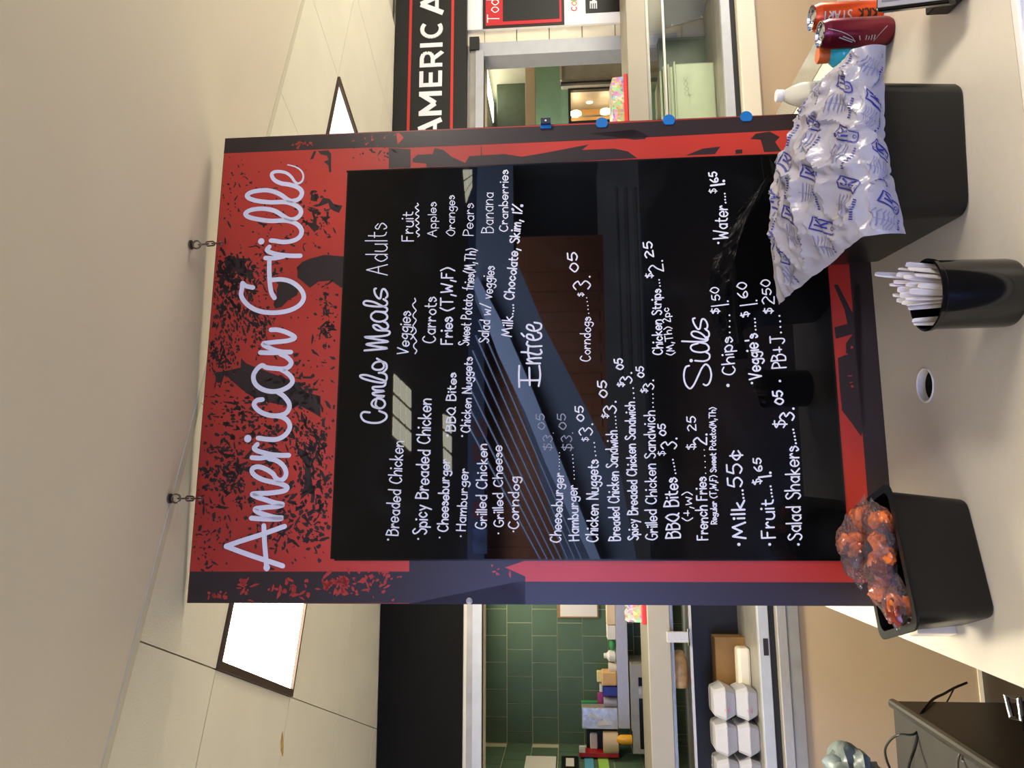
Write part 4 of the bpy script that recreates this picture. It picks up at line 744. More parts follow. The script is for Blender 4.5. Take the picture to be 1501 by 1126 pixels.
# chalk smudges stay in the material; small marks on the frame
# ---- eye hooks and chains
for k, (hx, hy, ex, ey, lb) in enumerate(((250, 731, 297, 731, 'left steel eye hook and chain holding the board to the ceiling'), (281, 359, 318, 357, 'right steel eye hook and chain holding the board to the ceiling'))):
    s_ = bd(ex, ey)[0]; tt = TL[1] + (TR[1] - TL[1]) * s_ / BW
    top = Pz(hx - 2, hy, 2.6)
    t = thing('eye_hook', lb, 'hook', top, 'eye hooks holding the board')
    part('anchor_plate', G().lathe([(.012, -.004), (.012, 0)], (top.x, top.y, 2.6), 16), M['zinc'], t)
    part('screw_eye', G().tube([top + e1 * (.0105 * math.cos(a)) + Vector((0, 0, -.017 + .0105 * math.sin(a))) for a in [i * .5236 for i in range(12)]], .0024, 8, True), M['zinc'], t, smooth=True)
    A = top + Vector((0, 0, -.026)); B = MBD @ Vector((s_, -.004, tt - .012)); dr = (B - A).normalized(); n = 3; ln = (B - A).length / n
    q1_ = dr.cross(e1).normalized(); q2_ = dr.cross(q1_).normalized()
    for i in range(n):
        cc0 = A + dr * ((i + .5) * ln); h = ln / 2 + .003; r = .0055; sd_ = q1_ if i % 2 == 0 else q2_; pts = []
        for j in range(12):
            a = j * .5236 + .2618; pts.append(cc0 + sd_ * (r * math.cos(a)) + dr * ((h - r) * (1 if math.sin(a) >= 0 else -1) + r * math.sin(a)))
        part('chain_link', G().tube(pts, .0021, 6, True), M['zinc'], t, smooth=True)
    part('screw', G(MBD).lathe([(.006, 0), (.005, .002), (.001, .003)], (0, 0, 0), 10, T=Matrix.Translation((s_, -.0005, tt - .012)) @ Matrix.Rotation(math.pi / 2, 4, 'X')), M['chrome'], t)
# ---- blue magnets / clips on the right edge
for k, (x, y) in enumerate(((882, 174.5), (980, 169), (1093, 163))):
    s_, t_ = bd(x, y); r = .0155; s_ = BW - .004
    pts = [(s_ + r * math.cos(a), t_ + r * math.sin(a)) for a in [i * math.pi / 10 for i in range(20)]]
    pts = [(max(u, BW - .016), v) for u, v in pts]
    lb = ['top', 'middle', 'bottom'][k] + ' round blue clip on the right edge of the menu board'
    t = thing('blue_clip', lb, 'clip', MBD @ Vector((s_, -.003, t_)), 'round blue clips on the board edge')
    part('disc', G(MBD).prism(pts, bq, -.004, -.001), M['blue'], t, bev=.0005); part('back_plate', G(MBD).box(s_ + .004, s_ + .008, -.001, TH + .004, t_ - .01, t_ + .01), M['blue'], t)
s_, t_ = bd(800, 178)
t = thing('square_clip', 'small navy square clip with a white dot on the right edge of the board', 'clip', MBD @ Vector((s_, -.006, t_)))
part('block', G(MBD).box(BW - .004, BW + .012, -.014, .004, t_ - .013, t_ + .013), M['navy'], t, bev=.001); part('foot', G(MBD).box(BW - .012, BW - .004, -.006, -.001, t_ - .014, t_ + .014), M['blue'], t)
part('dot', G(MBD).lathe([(.0028, 0), (.002, .0008)], (0, 0, 0), 10, T=Matrix.Translation((BW + .004, -.0141, t_)) @ Matrix.Rotation(math.pi / 2, 4, 'X')), M['lwhite'], t)
s_, t_ = bd(688, 883); solo('edge_bumper', G(MBD).lathe([(.008, 0), (.007, .005), (.003, .009), (.0005, .01)], (0, 0, 0), 14, T=Matrix.Translation((s_ + .003, -.0007, t_)) @ Matrix.Rotation(math.pi / 2, 4, 'X')), cm('bumper', (190, 190, 205), .4), 'small pale round bumper on the left edge of the menu board', 'bumper', smooth=True)
# poster and tub lettering
FND = WB - .0325
W('Today', 731, 33, 731, -22, 18, 1.4 * 2.2, M['lwhite'], po, fn=lambda x, y: wp(x, y, WB - .032), md=MW, nm='lettering')
FND = WB - .0292
for ch, ya, c in (('C', 36, (200, 50, 50)), ('O', 28, (220, 130, 40)), ('L', 20.5, (60, 160, 70)), ('D', 13, (40, 110, 200))):
    W(ch, 845, ya - 20.5, 845, ya - 26, 7.5, 1.6 * 2.2, cm('letter_' + {'C': 'red', 'O': 'orange', 'L': 'green', 'D': 'blue'}[ch], c), p2_, fn=lambda x, y: wp(x, y, WB - .03), md=MW, nm='lettering', nolabel=True)
FND = 3.4985
W('COOK', 1010, 140, 1007, 114, 6, .8, cm('pencil', (110, 112, 86), .8), TUB, fn=lambda x, y: wp(x, y, 3.5), md=MW, nm='pencil_writing'); W('9', 1014, 142, 1014, 138, 5, .8, cm('pencil', (110, 112, 86), .8), TUB, fn=lambda x, y: wp(x, y, 3.5), md=MW, nm='pencil_writing', nolabel=True)
# ================================================================ CONTAINERS ON THE COUNTER
def rr_ring(x0, x1, y0, y1, r, z, n=5):
    out = []
    for cx, cy, a0 in ((x1 - r, y1 - r, 0), (x0 + r, y1 - r, 90), (x0 + r, y0 + r, 180), (x1 - r, y0 + r, 270)):
        for k in range(n + 1):
            a = math.radians(a0 + 90 * k / n); out.append((cx + r * math.cos(a), cy + r * math.sin(a), z))
    return out
def pan(par, Mx, w0, d0, w1, d1, h, rim, m, r=.02, wall=.003, nm='pan'):
    R = lambda s, z, rr=r, o=0: rr_ring(-(w0 + (w1 - w0) * s) / 2 - o, (w0 + (w1 - w0) * s) / 2 + o, -(d0 + (d1 - d0) * s) / 2 - o, (d0 + (d1 - d0) * s) / 2 + o, rr, z)
    g = G(Mx).loft([R(.0, 0, r, -.006), R(0, .002, r, -.002), R(.03, .008), R(.93, h * .93), R(.94, h * .935, r, .003), R(1, h - .004, r, .003), R(1, h - .004, r + .004, rim), R(1, h, r + .004, rim), R(1, h, r, -wall), R(.05, .008, r, -wall), R(.04, .005, r, -wall)], True, True)
    return part(nm, g, m, par, smooth=True)
# --- big black bin with printed bag
pA = Pz(1415, 119, CT); pB = Pz(1425, 303, CT); pC = Pz(1287, 411.5, CT)
xa = (pA - pB).normalized(); xa.z = 0; ya_ = Vector((-xa.y, xa.x, 0)); wbin = (pA - pB).length + .03
dbin = min((pC - pB).dot(ya_) + .03, .46); hb = .215
Mb = Matrix((xa, ya_, Vector((0, 0, 1)))).transposed().to_4x4()
while dbin > .2 and any((MBD.inverted() @ (pB - xa * .025 + xa * (wbin + .02) * i_ + ya_ * (dbin + .012))).y > -.006 for i_ in (0, 1)): dbin -= .004
cen = pB - xa * .015 + xa * wbin / 2 + ya_ * dbin / 2; cen.z = CT
Mbin = Matrix.Translation(cen) @ Mb
bn = thing('black_bin', 'large black plastic bin on the counter in front of the board\'s right corner', 'bin', cen)
pan(bn, Mbin, wbin - .012, dbin - .012, wbin + .006, dbin + .006, hb, .008, M['black'], .03, nm='tub')
# printed liner bag: patch through measured corners
FR, FL, BLc, BRc = PY(1297, 67, 1.345), PY(1327, 343, 1.300), PY(1140, 447, 1.66), PY(1194, 142, 1.74)
cen_t = MBD.inverted()
def bag_pt(u, v):                        # u 0..1 left->right, v 0..1 front->back
    fr = FL.lerp(FR, u); bk = BLc.lerp(BRc, u)
    fr = fr + Vector((0, 0, .014 * math.sin(math.pi * u)))
    lip = fr + ya_ * .012; lip.z = CT + hb + .022 + .01 * math.sin(math.pi * u)
    bk = bk + Vector((0, 0, .05 * math.sin(math.pi * u)))
    if v < .22:
        w_ = v / .22; return fr.lerp(lip, w_) - ya_ * .012 * math.sin(math.pi * w_)
    w_ = (v - .22) / .78
    return lip.lerp(bk, w_) + Vector((0, 0, .045 * math.sin(math.pi * min(1, w_ * 1.05)) * math.sin(math.pi * u) ** .6))
from mathutils import noise as mn
def wr_(p, s): return mn.noise(p * s)
NU, NV = 90, 80
bm_v = []; uvs = []
for j in range(NV + 1):
    for i in range(NU + 1):
        u, v = i / NU, j / NV
        p = bag_pt(u, v); q = Vector((u * 3, v * 3, 0))
        e_ = min(u, 1 - u, v, 1 - v) * 8; e_ = min(1, .35 + e_)
        ridge = 1 - abs(mn.noise(Vector((u * 3.2 + 1, v * 6.5, .3)) + Vector((mn.noise(q * 2), mn.noise(q * 2 + Vector((5, 5, 5))), 0)) * .6))
        ridge2 = 1 - abs(mn.noise(Vector((u * 9 + v * 3, v * 14 - u * 5, 2.3))))
        p += Vector((0, 0, 1)) * ((ridge ** 6 - .3) * .018 + (ridge2 ** 6 - .3) * .008) * e_
        bm_v.append(p); uvs.append((u, v))
t = thing('printed_bag', 'crinkled white printed ice bag draped over the large black bin', 'bag', Mbin @ Vector((0, 0, hb)))
g = G(); g.add(bm_v, [(j * (NU + 1) + i, j * (NU + 1) + i + 1, (j + 1) * (NU + 1) + i + 1, (j + 1) * (NU + 1) + i) for j in range(NV) for i in range(NU)])
bagm = mat('bag_film', (160, 157, 168), .3, noise=.06, nscale=14, bump=1.0, bscale=34, spec=.6)
bo = part('sheet', g, bagm, t, smooth=True)
# its blue print, laid on the sheet
def bagp(u, v, off=.0012):
    i = max(0, min(NU - 1e-6, u * NU)); j = max(0, min(NV - 1e-6, v * NV)); i0, j0 = int(i), int(j); a, b = i - i0, j - j0
    P = lambda ii, jj: bm_v[jj * (NU + 1) + ii]
    p = P(i0, j0) * (1 - a) * (1 - b) + P(i0 + 1, j0) * a * (1 - b) + P(i0, j0 + 1) * (1 - a) * b + P(i0 + 1, j0 + 1) * a * b
    n = (P(i0 + 1, j0) - P(i0, j0)).cross(P(i0, j0 + 1) - P(i0, j0)).normalized(); return p + n * off
g = G(); gl_ = G()
def bseg(gg, pts, wd, cu, cv, ang, sc_):
    ca, sa = math.cos(ang), math.sin(ang); fine = []
    for (x0, y0), (x1, y1) in zip(pts, pts[1:]):
        n = max(2, int(math.hypot(x1 - x0, y1 - y0) * 5)); fine += [(x0 + (x1 - x0) * k / n, y0 + (y1 - y0) * k / n) for k in range(n)]
    fine.append(pts[-1]); vs = []
    for k, (x, y) in enumerate(fine):
        a = fine[max(k - 1, 0)]; b = fine[min(k + 1, len(fine) - 1)]; dx, dy = b[0] - a[0], b[1] - a[1]; l = math.hypot(dx, dy) or 1; nx, ny = -dy / l * wd / 2, dx / l * wd / 2
        for sx in (1, -1):
            X_, Y_ = (x + sx * nx) * sc_, (y + sx * ny) * sc_; u = cu + (X_ * ca - Y_ * sa) / .31; v = cv + (X_ * sa + Y_ * ca) / .42
            if not (0.01 < u < .99 and .01 < v < .99): return
            vs.append(bagp(u, v))
    gg.add(vs, [(2 * k, 2 * k + 1, 2 * k + 3, 2 * k + 2) for k in range(len(fine) - 1)])
def klogo(cu, cv, a, s_):
    bseg(g, [(-.45, -1), (.2, -1), (.35, -.1), (.5, .9), (-.3, 1), (-.42, .1), (-.55, -.8), (-.45, -1)], .11, cu, cv, a, s_)
    bseg(g, [(-.15, -.35), (-.02, .75)], .13, cu, cv, a, s_); bseg(g, [(.32, .72), (0, .15), (.22, -.4)], .13, cu, cv, a, s_)
    bseg(g, [(-.16 + .13 * math.cos(k), -.72 + .13 * math.sin(k)) for k in [i * .8 for i in range(9)]], .05, cu, cv, a, s_)
    for k in range(6): bseg(gl_, [(-2.1 + (.1 * (k % 3)), .8 - k * .28), (-.75, .8 - k * .28)], .07, cu, cv, a, s_)
    bseg(gl_, [(-1.45, 1.05), (-1.45, -.75)], .04, cu, cv, a, s_)
    for k in range(9): bseg(g, [(-2.3 + k * .17, -1.25), (-2.3 + k * .17, -1.02)], .09, cu, cv, a, s_)
for r in range(6):
    for c in range(4):
        klogo(.16 + c * .27 + (.13 if r % 2 else 0), .07 + r * .17, -.45, .0225)
part('blue_print', g, mat('bag_blue', (44, 46, 130), .4), t, label='dark blue boxed logo print')['kind'] = 'stuff'
part('grey_print', gl_, mat('bag_blue_pale', (116, 118, 160), .45), t)['kind'] = 'stuff'
# --- cutlery cup
cc = Pz(1456, 450, CT); R_ = .0595; cz = .138
cc = Vector((.139, 1.306, CT))
cu_ = thing('cutlery_cup', 'round black plastic cup holding white plastic cutlery handles', 'cup', cc)
T0 = Matrix.Translation(cc)
part('cup', G(T0).lathe([(R_ * .86, 0), (R_ * .94, .003), (R_ * .97, .012), (R_ * .985, cz * .93), (R_ * 1.03, cz * .95), (R_ * 1.04, cz), (R_ * .98, cz + .001), (R_ * .95, cz * .95), (R_ * .93, .012), (R_ * .3, .008)], n=48), M['blackg'], cu_, smooth=True)
random.seed(5)
hand = [(-.012, .012, -.75, .06), ]
def handle(bx, by, tx, ty, L, k, lab=None):
    p0 = cc + Vector((bx, by, .02)); d = Vector((tx - bx, ty - by, 0)); top = cc + Vector((tx, ty, 0)); hz = L
    ax = (top + Vector((0, 0, hz)) - p0).normalized(); sd = ax.cross(Vector((random.uniform(-1, 1), random.uniform(-1, 1), 0)).normalized()).normalized(); nr = ax.cross(sd)
    Ln = (top + Vector((0, 0, hz)) - p0).length; rings = []
    for s_, ww, th in ((0, .010, .002), (.45, .0075, .002), (.8, .0062, .0018), (.97, .0052, .0015), (1, .0034, .0013)):
        c = p0 + ax * Ln * s_; rings.append([c + sd * ww * a + nr * th * b for a, b in ((1, -.3), (.6, 1), (-.6, 1), (-1, -.3), (-.6, -1), (.6, -1))])
    o = G().loft(rings)
    return solo('plastic_fork', o, M['cutlery'], lab or 'white plastic cutlery handle standing in the black cup', 'cutlery', 'white plastic cutlery in the black cup')
spots = [(.052, .012, .165), (.046, .018, .175), (.042, -.004, .168), (.036, .022, .176), (.03, .004, .172), (.024, .026, .180), (.02, .03, .185), (.016, .0, .170), (.01, .02, .176), (.004, -.006, .168), (.0, .016, .174), (-.008, .004, .17), (-.012, .022, .168), (-.018, .01, .165), (-.024, .012, .162), (.03, -.012, .160), (.012, -.018, .158), (.04, .03, .170), (-.044, .018, .153), (-.050, .02, .15), (.002, .034, .178), (-.006, .038, .170)]
for k, (tx, ty, L) in enumerate(spots):
    f_ = .55 if tx > -.04 else .95
    handle(tx * f_ + random.uniform(-.006, .006), ty * .2 + random.uniform(-.008, .004), tx + .003, ty, L, k)
handle(.015, -.01, .046, .052, .200, 99, 'longest white cutlery handle leaning up out of the black cup')
# --- small black pan with wrapped food
q1 = Pz(1419, 733, CT); q2 = Pz(1461, 899, CT); xb = (q1 - q2).normalized(); xb.z = 0; yb_ = Vector((-xb.y, xb.x, 0)); wpn = (q1 - q2).length + .012
dpn = .135; hp = .148
cp = q2 - xb * .006 + xb * wpn / 2 + yb_ * dpn / 2; cp.z = CT
Mpan = Matrix.Translation(cp) @ Matrix((xb, yb_, Vector((0, 0, 1)))).transposed().to_4x4()
bp_ = thing('food_pan', 'small black plastic pan heaped with film-wrapped orange food', 'pan', cp)
pan(bp_, Mpan, wpn, dpn, wpn + .028, dpn + .022, hp, .011, M['black'], .02, nm='tub')
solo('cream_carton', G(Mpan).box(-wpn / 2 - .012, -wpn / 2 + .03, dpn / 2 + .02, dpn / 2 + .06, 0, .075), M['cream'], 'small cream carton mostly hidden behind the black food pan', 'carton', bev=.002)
random.seed(21)
wlab = ['leftmost wrapped orange snack in the pan', 'second wrapped orange snack from the left in the pan', 'wrapped snack under the clear film fold in mid pan', 'wrapped snack right of mid pan, low behind the rim', 'tallest wrapped orange snack heaped at the right', 'wrapped snack at the right front corner of the pan', 'dark glazed wrapped snack behind the heap', 'wrapped snack at the far right corner of the pan']
pl = [(-.082, -.02, .0), (-.048, .0, .012), (-.018, -.012, .018), (.022, -.025, .016), (.042, .022, .050), (.068, -.025, .010), (.012, .03, .042), (.082, .022, .018)]
for k, (px_, py_, pz_) in enumerate(pl):
    c = Mpan @ Vector((px_, py_, hp - .004 + pz_))
    t = thing('wrapped_snack', wlab[k], 'food', c - Vector((0, 0, .03)), 'wrapped snacks in the black pan')
    for q in range(4):
        cc_ = c + Vector((random.uniform(-.017, .017), random.uniform(-.012, .012), random.uniform(-.014, .012))); bm = bmesh.new(); bmesh.ops.create_icosphere(bm, subdivisions=3, radius=1)
        rx, ry, rz = random.uniform(.018, .027), random.uniform(.012, .018), random.uniform(.012, .017); Mr = Matrix.Rotation(random.uniform(0, 3), 3, 'Z') @ Matrix.Rotation(random.uniform(-.6, .6), 3, 'X')
        vs = [cc_ + Mr @ Vector((v.co.x * rx, v.co.y * ry, v.co.z * rz)) * (1 + .35 * mn.noise(v.co * 2.2 + Vector((k, q, 0)))) for v in bm.verts]; fs = [tuple(v.index for v in f.verts) for f in bm.faces]; bm.free()
        g = G(); g.add(vs, fs); part('food_piece', g, M['bread'] if (q != 2 or k % 2) and k != 6 else M['breadd'], t, smooth=True)
    bm = bmesh.new(); bmesh.ops.create_icosphere(bm, subdivisions=4, radius=1)
    Mr = Matrix.Rotation(ROT_B + random.uniform(-.5, .5), 3, 'Z'); vs = []
    for v in bm.verts:
        n_ = v.co.copy(); ex = 1 + .55 * max(0, abs(n_.x) - .75) * 3; rd_ = 1 - .22 * abs(mn.noise(n_ * 3.1 + Vector((k * 3, 0, 0)))) - .15 * abs(mn.noise(n_ * 7 + Vector((k, 9, 0))))
        flat = 1 - .75 * max(0, abs(n_.x) - .7) / .3
        vs.append(c + Mr @ Vector((n_.x * .044 * ex, n_.y * .031 * flat, n_.z * .031 * flat)) * rd_)
    fs = [tuple(v.index for v in f.verts) for f in bm.faces]; bm.free(); g = G(); g.add(vs, fs); part('film', g, M['film'], t, label='clear crinkled plastic film')
# --- drinks
def dP(x, y, Y): p = PY(x, y, Y); p.z = CT; return p
def can_mat(name, base, kind):
    m = mat(name, base, .25, .55, noise=.12, nscale=30); return m
def can(loc, lab, m, r=.033, h=.157):
    t = thing('drink_can', lab, 'can', loc, 'drink cans'); T = Matrix.Translation(loc)
    part('body', G(T).lathe([(r * .78, .004), (r * .84, .001), (r * .97, .010), (r, .018), (r, h - .020), (r * .98, h - .016)], n=40, cap1=False), m, t, smooth=True)
    part('neck', G(T).lathe([(r * .98, h - .016), (r * .86, h - .004), (r * .86, h)], n=40, cap0=False, cap1=False), m, t, smooth=True)
    part('lid', G(T).lathe([(r * .86, h - .002), (r * .87, h + .001), (r * .82, h + .001), (r * .78, h - .005), (r * .1, h - .0045)], n=40, cap0=False), M['chrome'], t, smooth=True)
    part('tab', G(T).box(-.008, .008, -.014, .008, h - .004, h - .0025), M['chrome'], t, bev=.001); return t
ca = dP(1287, 23, 1.80); cb2 = dP(1290, 46, 1.745)
ca.x = PY(1230, 25, 1.80).x; cb2.x = PY(1240, 49, 1.745).x
CAN1 = can(ca, 'orange drink can with black and silver lettering at the counter\'s right end', can_mat('can_orange', (206, 74, 26), 0))
CAN2 = can(cb2, 'dark red drink can with a thin silver line beside the orange can', can_mat('can_maroon', (112, 28, 46), 0))
def on_can(c, r, ang0, z0, strokes, wd, m, par, nm, label=None, scale=1):
    # strokes in metres: x along the can's height, y round its wall
    g = G()
    for st in strokes:
        P = smooth([Vector(p) for p in st], 2) if len(st) > 2 else [Vector(st[0]).lerp(Vector(st[1]), k / 4) for k in range(5)]
        vs = []
        for i, p in enumerate(P):
            tt = P[min(i + 1, len(P) - 1)] - P[max(i - 1, 0)]; tt.normalize(); n_ = Vector((-tt.y, tt.x)) * wd / 2
            for q in (p + n_, p - n_):
                a = ang0 + q.y / r; vs.append((c.x + (r + .0005) * math.cos(a), c.y + (r + .0005) * math.sin(a), c.z + z0 + q.x))
        g.add(vs, [(2 * k, 2 * k + 1, 2 * k + 3, 2 * k + 2) for k in range(len(P) - 1)])
    return part(nm, g, m, par, label=label)
def vert_text(txt, cap, adv):            # reads upward, letter tops to the viewer's left
    out = []; cur = 0
    for ch in txt:
        gl = glyph(ch); wm = max(p[0] for st in gl for p in st)
        for st in gl: out.append([(cur + p[0] * adv, (p[1] - 5.5) * -cap / 7) for p in st])
        cur += (wm + 1.8) * adv
    return out
ang1 = math.atan2(-ca.y, -ca.x) + .12
on_can(ca, .033, ang1, .020, vert_text('KICK', .024, .0020), .0036, M['blackg'], CAN1, 'lettering', 'black lettering running up the can')
on_can(ca, .033, ang1, .075, vert_text('START', .020, .0020), .0034, M['alum'], CAN1, 'lettering', 'silver lettering running up the can')
ang2 = math.atan2(-cb2.y, -cb2.x)
on_can(cb2, .033, ang2, .0, [[(.150, .012), (.12, .004), (.095, -.008), (.085, -.02)], [(.02, .012), (.035, -.004), (.045, -.02)]], .0012, M['alum'], CAN2, 'silver_line')
on_can(cb2, .033, ang2 - .35, .045, [[(0, -.004), (0, .006)], [(.006, -.005), (.006, .006)], [(.012, -.004), (.012, .004)], [(.018, -.004), (.018, .006)], [(.03, -.004), (.034, .006)], [(.04, -.006), (.07, .006)], [(.046, -.008), (.078, .004)]], .0022, M['alum'], CAN2, 'silver_print')
# blue sports drink with orange cap
bb = PY(1240, 80, 1.80); bb.z = CT
sd = thing('sports_drink', 'bottle of bright blue drink with an orange cap beside the maroon can', 'bottle', bb); T = Matrix.Translation(bb)
blu = mat('blue_drink', (70, 215, 235), .12, ior=1.2, trans=.25, spec=.7, coat=.6)
part('body', G(T).lathe([(.026, 0), (.031, .004), (.0325, .012), (.031, .03), (.0325, .045), (.0325, .072), (.0305, .078), (.0325, .086), (.032, .094), (.026, .108), (.017, .118), (.015, .121)], n=40), blu, sd, smooth=True)
part('label', G(T).lathe([(.0329, .014), (.0331, .02), (.0331, .058), (.0329, .066)], n=40, cap0=False, cap1=False), mat('drink_label', (120, 190, 186), .4, noise=.3, nscale=60), sd, smooth=True, label='pale label with an orange mark')
part('cap', G(T).lathe([(.0165, .119), (.018, .121), (.018, .142), (.0165, .145), (.002, .1452)], n=32), mat('orange_cap', (226, 112, 50), .4, bump=.3, bscale=300), sd, smooth=True)
on_can(bb, .0333, math.atan2(-bb.y, -bb.x) - .2, .04, [[(.004 * math.cos(a), .004 * math.sin(a)) for a in [i * .7 for i in range(10)]]], .003, mat('orange_mark', (230, 130, 70), .4), sd, 'mark')
# water bottle
wb2 = PY(1180, 139, 1.92); wb2.z = CT
wt = thing('water_bottle', 'clear water bottle with a white cap and green label standing right of the board', 'bottle', wb2); T = Matrix.Translation(wb2)
clear = mat('water_clear', (232, 232, 222), .06, trans=.55, ior=1.25, noise=.03)
part('body', G(T).lathe([(.024, 0), (.0305, .005), (.0315, .02), (.030, .04), (.0315, .05), (.0315, .12), (.031, .128), (.0315, .136), (.030, .150), (.022, .172), (.0145, .186), (.0135, .192), (.0155, .194), (.0125, .196)], n=40), clear, wt, smooth=True)
part('label', G(T).lathe([(.0319, .06), (.0322, .062), (.0322, .117), (.0319, .119)], n=40, cap0=False, cap1=False), mat('label_green', (34, 84, 62), .4), wt, smooth=True, label='dark green label')
part('label_stripe', G(T).lathe([(.0325, .088), (.0325, .118)], n=40, cap0=False, cap1=False), mat('label_lime', (124, 186, 40), .4), wt, smooth=True) if False else part('label_stripe', G(T).loft([[(.0326 * math.cos(a), .0326 * math.sin(a), z) for a in [math.atan2(-wb2.y, -wb2.x) - .2 + i * .1 for i in range(10)]] + [(.0324 * math.cos(a), .0324 * math.sin(a), z) for a in [math.atan2(-wb2.y, -wb2.x) + .7 - i * .1 for i in range(10)]] for z in (.062, .118)]), mat('label_lime', (124, 186, 40), .4), wt)
on_can(wb2, .0328, math.atan2(-wb2.y, -wb2.x) - .15, .075, [[(0, -.004), (.035, -.004)], [(.006, .004), (.03, .004)]], .0014, M['lwhite'], wt, 'label_print')
part('cap', G(T).lathe([(.0145, .190), (.0150, .192), (.0150, .206), (.0138, .208), (.001, .2085)], n=32), M['lwhite'], wt, smooth=True)
# --- card terminal, top right of the frame
def tq(x, y, Y): return PY(x, y, Y)
Yt = 1.50; tc0 = tq(1385, 6, Yt - .1); base_c = Pz(1395, -40, CT)
tm = thing('card_terminal', 'grey-screened card terminal with black rim at the counter\'s right edge', 'terminal', Vector((base_c.x, base_c.y, CT)))
A0, A1 = PY(1283, 17, 1.52), PY(1391, 4, 1.40); ux_ = Vector((1, -.1, 0)).normalized()
nn = (A1 - A0).cross(ux_).normalized()
if nn.y > 0: nn = -nn
def slab(p, q, wd, th, g, inset=0, off=0):
    dn = (q - p).normalized(); a = p + dn * inset + ux_ * inset + nn * off; b = q - dn * inset + ux_ * inset + nn * off
    c = b + ux_ * (wd - 2 * inset); d = a + ux_ * (wd - 2 * inset); g.add([a, b, c, d, a - nn * th, b - nn * th, c - nn * th, d - nn * th], [(0, 1, 2, 3), (7, 6, 5, 4), (0, 4, 5, 1), (1, 5, 6, 2), (2, 6, 7, 3), (3, 7, 4, 0)]); return g
part('housing', slab(A0, A1, .12, .025, G()), M['blackg'], tm, bev=.005)
part('bezel', slab(A0, A1, .12, .002, G(), .006, .002), M['greyp'], tm, bev=.002); part('screen', slab(A0, A1, .12, .001, G(), .016, .003), mat('screen_grey', (120, 118, 130), .2, noise=.15, nscale=20), tm)
zc = min(A1.z, A0.z)
part('foot', G().box(A1.x + .02, A1.x + .1, A1.y + .01, A1.y + .09, CT, max(CT + .01, zc - .0)), M['black'], tm, bev=.004)
# --- black cabinet at lower left, with cable and bag
K0 = Vector((-.905, 2.10, .75)); kz = CAM.z - (1300 - 842) * 2.10 / 1083; K0 = PY(1301, 1027, 2.10); K1 = PY(1452, 1126, 1.63)
K1.z = K0.z; 
d_ = ray(1452, 1126); K1 = CAM + d_ * ((K0.z - CAM.z) / d_.z)
kd = (K1 - K0).normalized(); kn = Vector((kd.y, -kd.x, 0)); 
if kn.x > 0: kn = -kn
K1e = K0 + kd * 1.3
def kbox(g, along0, along1, in0, in1, z0, z1):
    P = lambda a, i, z: Vector((K0.x, K0.y, 0)) + kd * a + kn * i + Vector((0, 0, z))
    return g.add([P(along0, in0, z0), P(along1, in0, z0), P(along1, in1, z0), P(along0, in1, z0), P(along0, in0, z1), P(along1, in0, z1), P(along1, in1, z1), P(along0, in1, z1)], [(3, 2, 1, 0), (4, 5, 6, 7), (0, 1, 5, 4), (1, 2, 6, 5), (2, 3, 7, 6), (3, 0, 4, 7)])
kb = thing('black_cabinet', 'black cabinet with a rounded top edge at the lower left corner', 'cabinet', Vector((K0.x, K0.y, 0)))
gk = mat('cabinet_black', (24, 20, 13), .35, spec=.3, noise=.12, nscale=6)
part('side', kbox(G(), 0, 1.2, 0, .6, 0, K0.z - .02), gk, kb, bev=.006)
part('top_edge', kbox(G(), -.005, 1.2, -.006, .018, K0.z - .022, K0.z), M['steeld'] if False else mat('edge_grey', (56, 53, 46), .3), kb, bev=.009)
part('top_surface', kbox(G(), .02, 1.2, .018, .6, K0.z - .03, K0.z - .006), mat('top_grey', (58, 55, 50), .5, noise=.1), kb)
# latch plate on its side
L0 = kbox(G(), .50, .60, -.02, 0, K0.z - .2, K0.z - .14)
la = thing('chrome_latch', 'shiny chrome holder fixed on the side of the black cabinet', 'latch', PY(1490, 1040, 1.55))
pL = [PY(1475, 1020, 1.62), PY(1483, 1052, 1.60), PY(1499, 1058, 1.58), PY(1494, 1024, 1.60)]
part('loop', G().tube(pL, .006, 8, True), M['chrome'], la, smooth=True); part('block', G().add([p + Vector((0, 0, 0)) for p in (PY(1496, 1028, 1.6), PY(1530, 1026, 1.6), PY(1530, 1075, 1.56), PY(1500, 1072, 1.56))] + [p for p in (PY(1496, 1028, 1.66), PY(1530, 1026, 1.66), PY(1530, 1075, 1.62), PY(1500, 1072, 1.62))], [(0, 1, 2, 3), (7, 6, 5, 4), (0, 4, 5, 1), (1, 5, 6, 2), (2, 6, 7, 3), (3, 7, 4, 0)]), M['blackg'], la)
cb_pts = [PY(x, y, Y) for x, y, Y in ((1417, 1001, 2.30), (1398, 1009, 2.26), (1384, 1017, 2.2), (1368, 1025, 2.1), (1352, 1042, 2.0), (1346, 1058, 1.96), (1345, 1078, 1.94), (1340, 1100, 1.92), (1333, 1120, 1.9), (1330, 1140, 1.9))]
cb_pts2 = [PY(x, y, Y) for x, y, Y in ((1350, 1068, 1.95), (1338, 1077, 1.94), (1320, 1077, 1.95), (1307, 1083, 1.97), (1298, 1097, 1.98), (1299, 1112, 1.98), (1306, 1130, 1.97))]
wr2 = thing('black_cable', 'thin black cable looping over the edge of the black cabinet', 'cable', cb_pts[4])
def sm3(P):
    x = smooth([(p.x, p.y) for p in P], 6); z = smooth([(p.z, 0) for p in P], 6); return [Vector((a.x, a.y, b.x)) for a, b in zip(x, z)]
part('cord', G().tube(sm3(cb_pts), .0035, 8), M['black'], wr2, smooth=True); part('cord', G().tube(sm3(cb_pts2), .003, 8), M['black'], wr2, smooth=True)
part('cord', G().tube(sm3([PY(1398, 1010, 2.26), PY(1394, 1018, 2.25), PY(1388, 1029, 2.2)]), .0022, 6), M['black'], wr2, smooth=True)
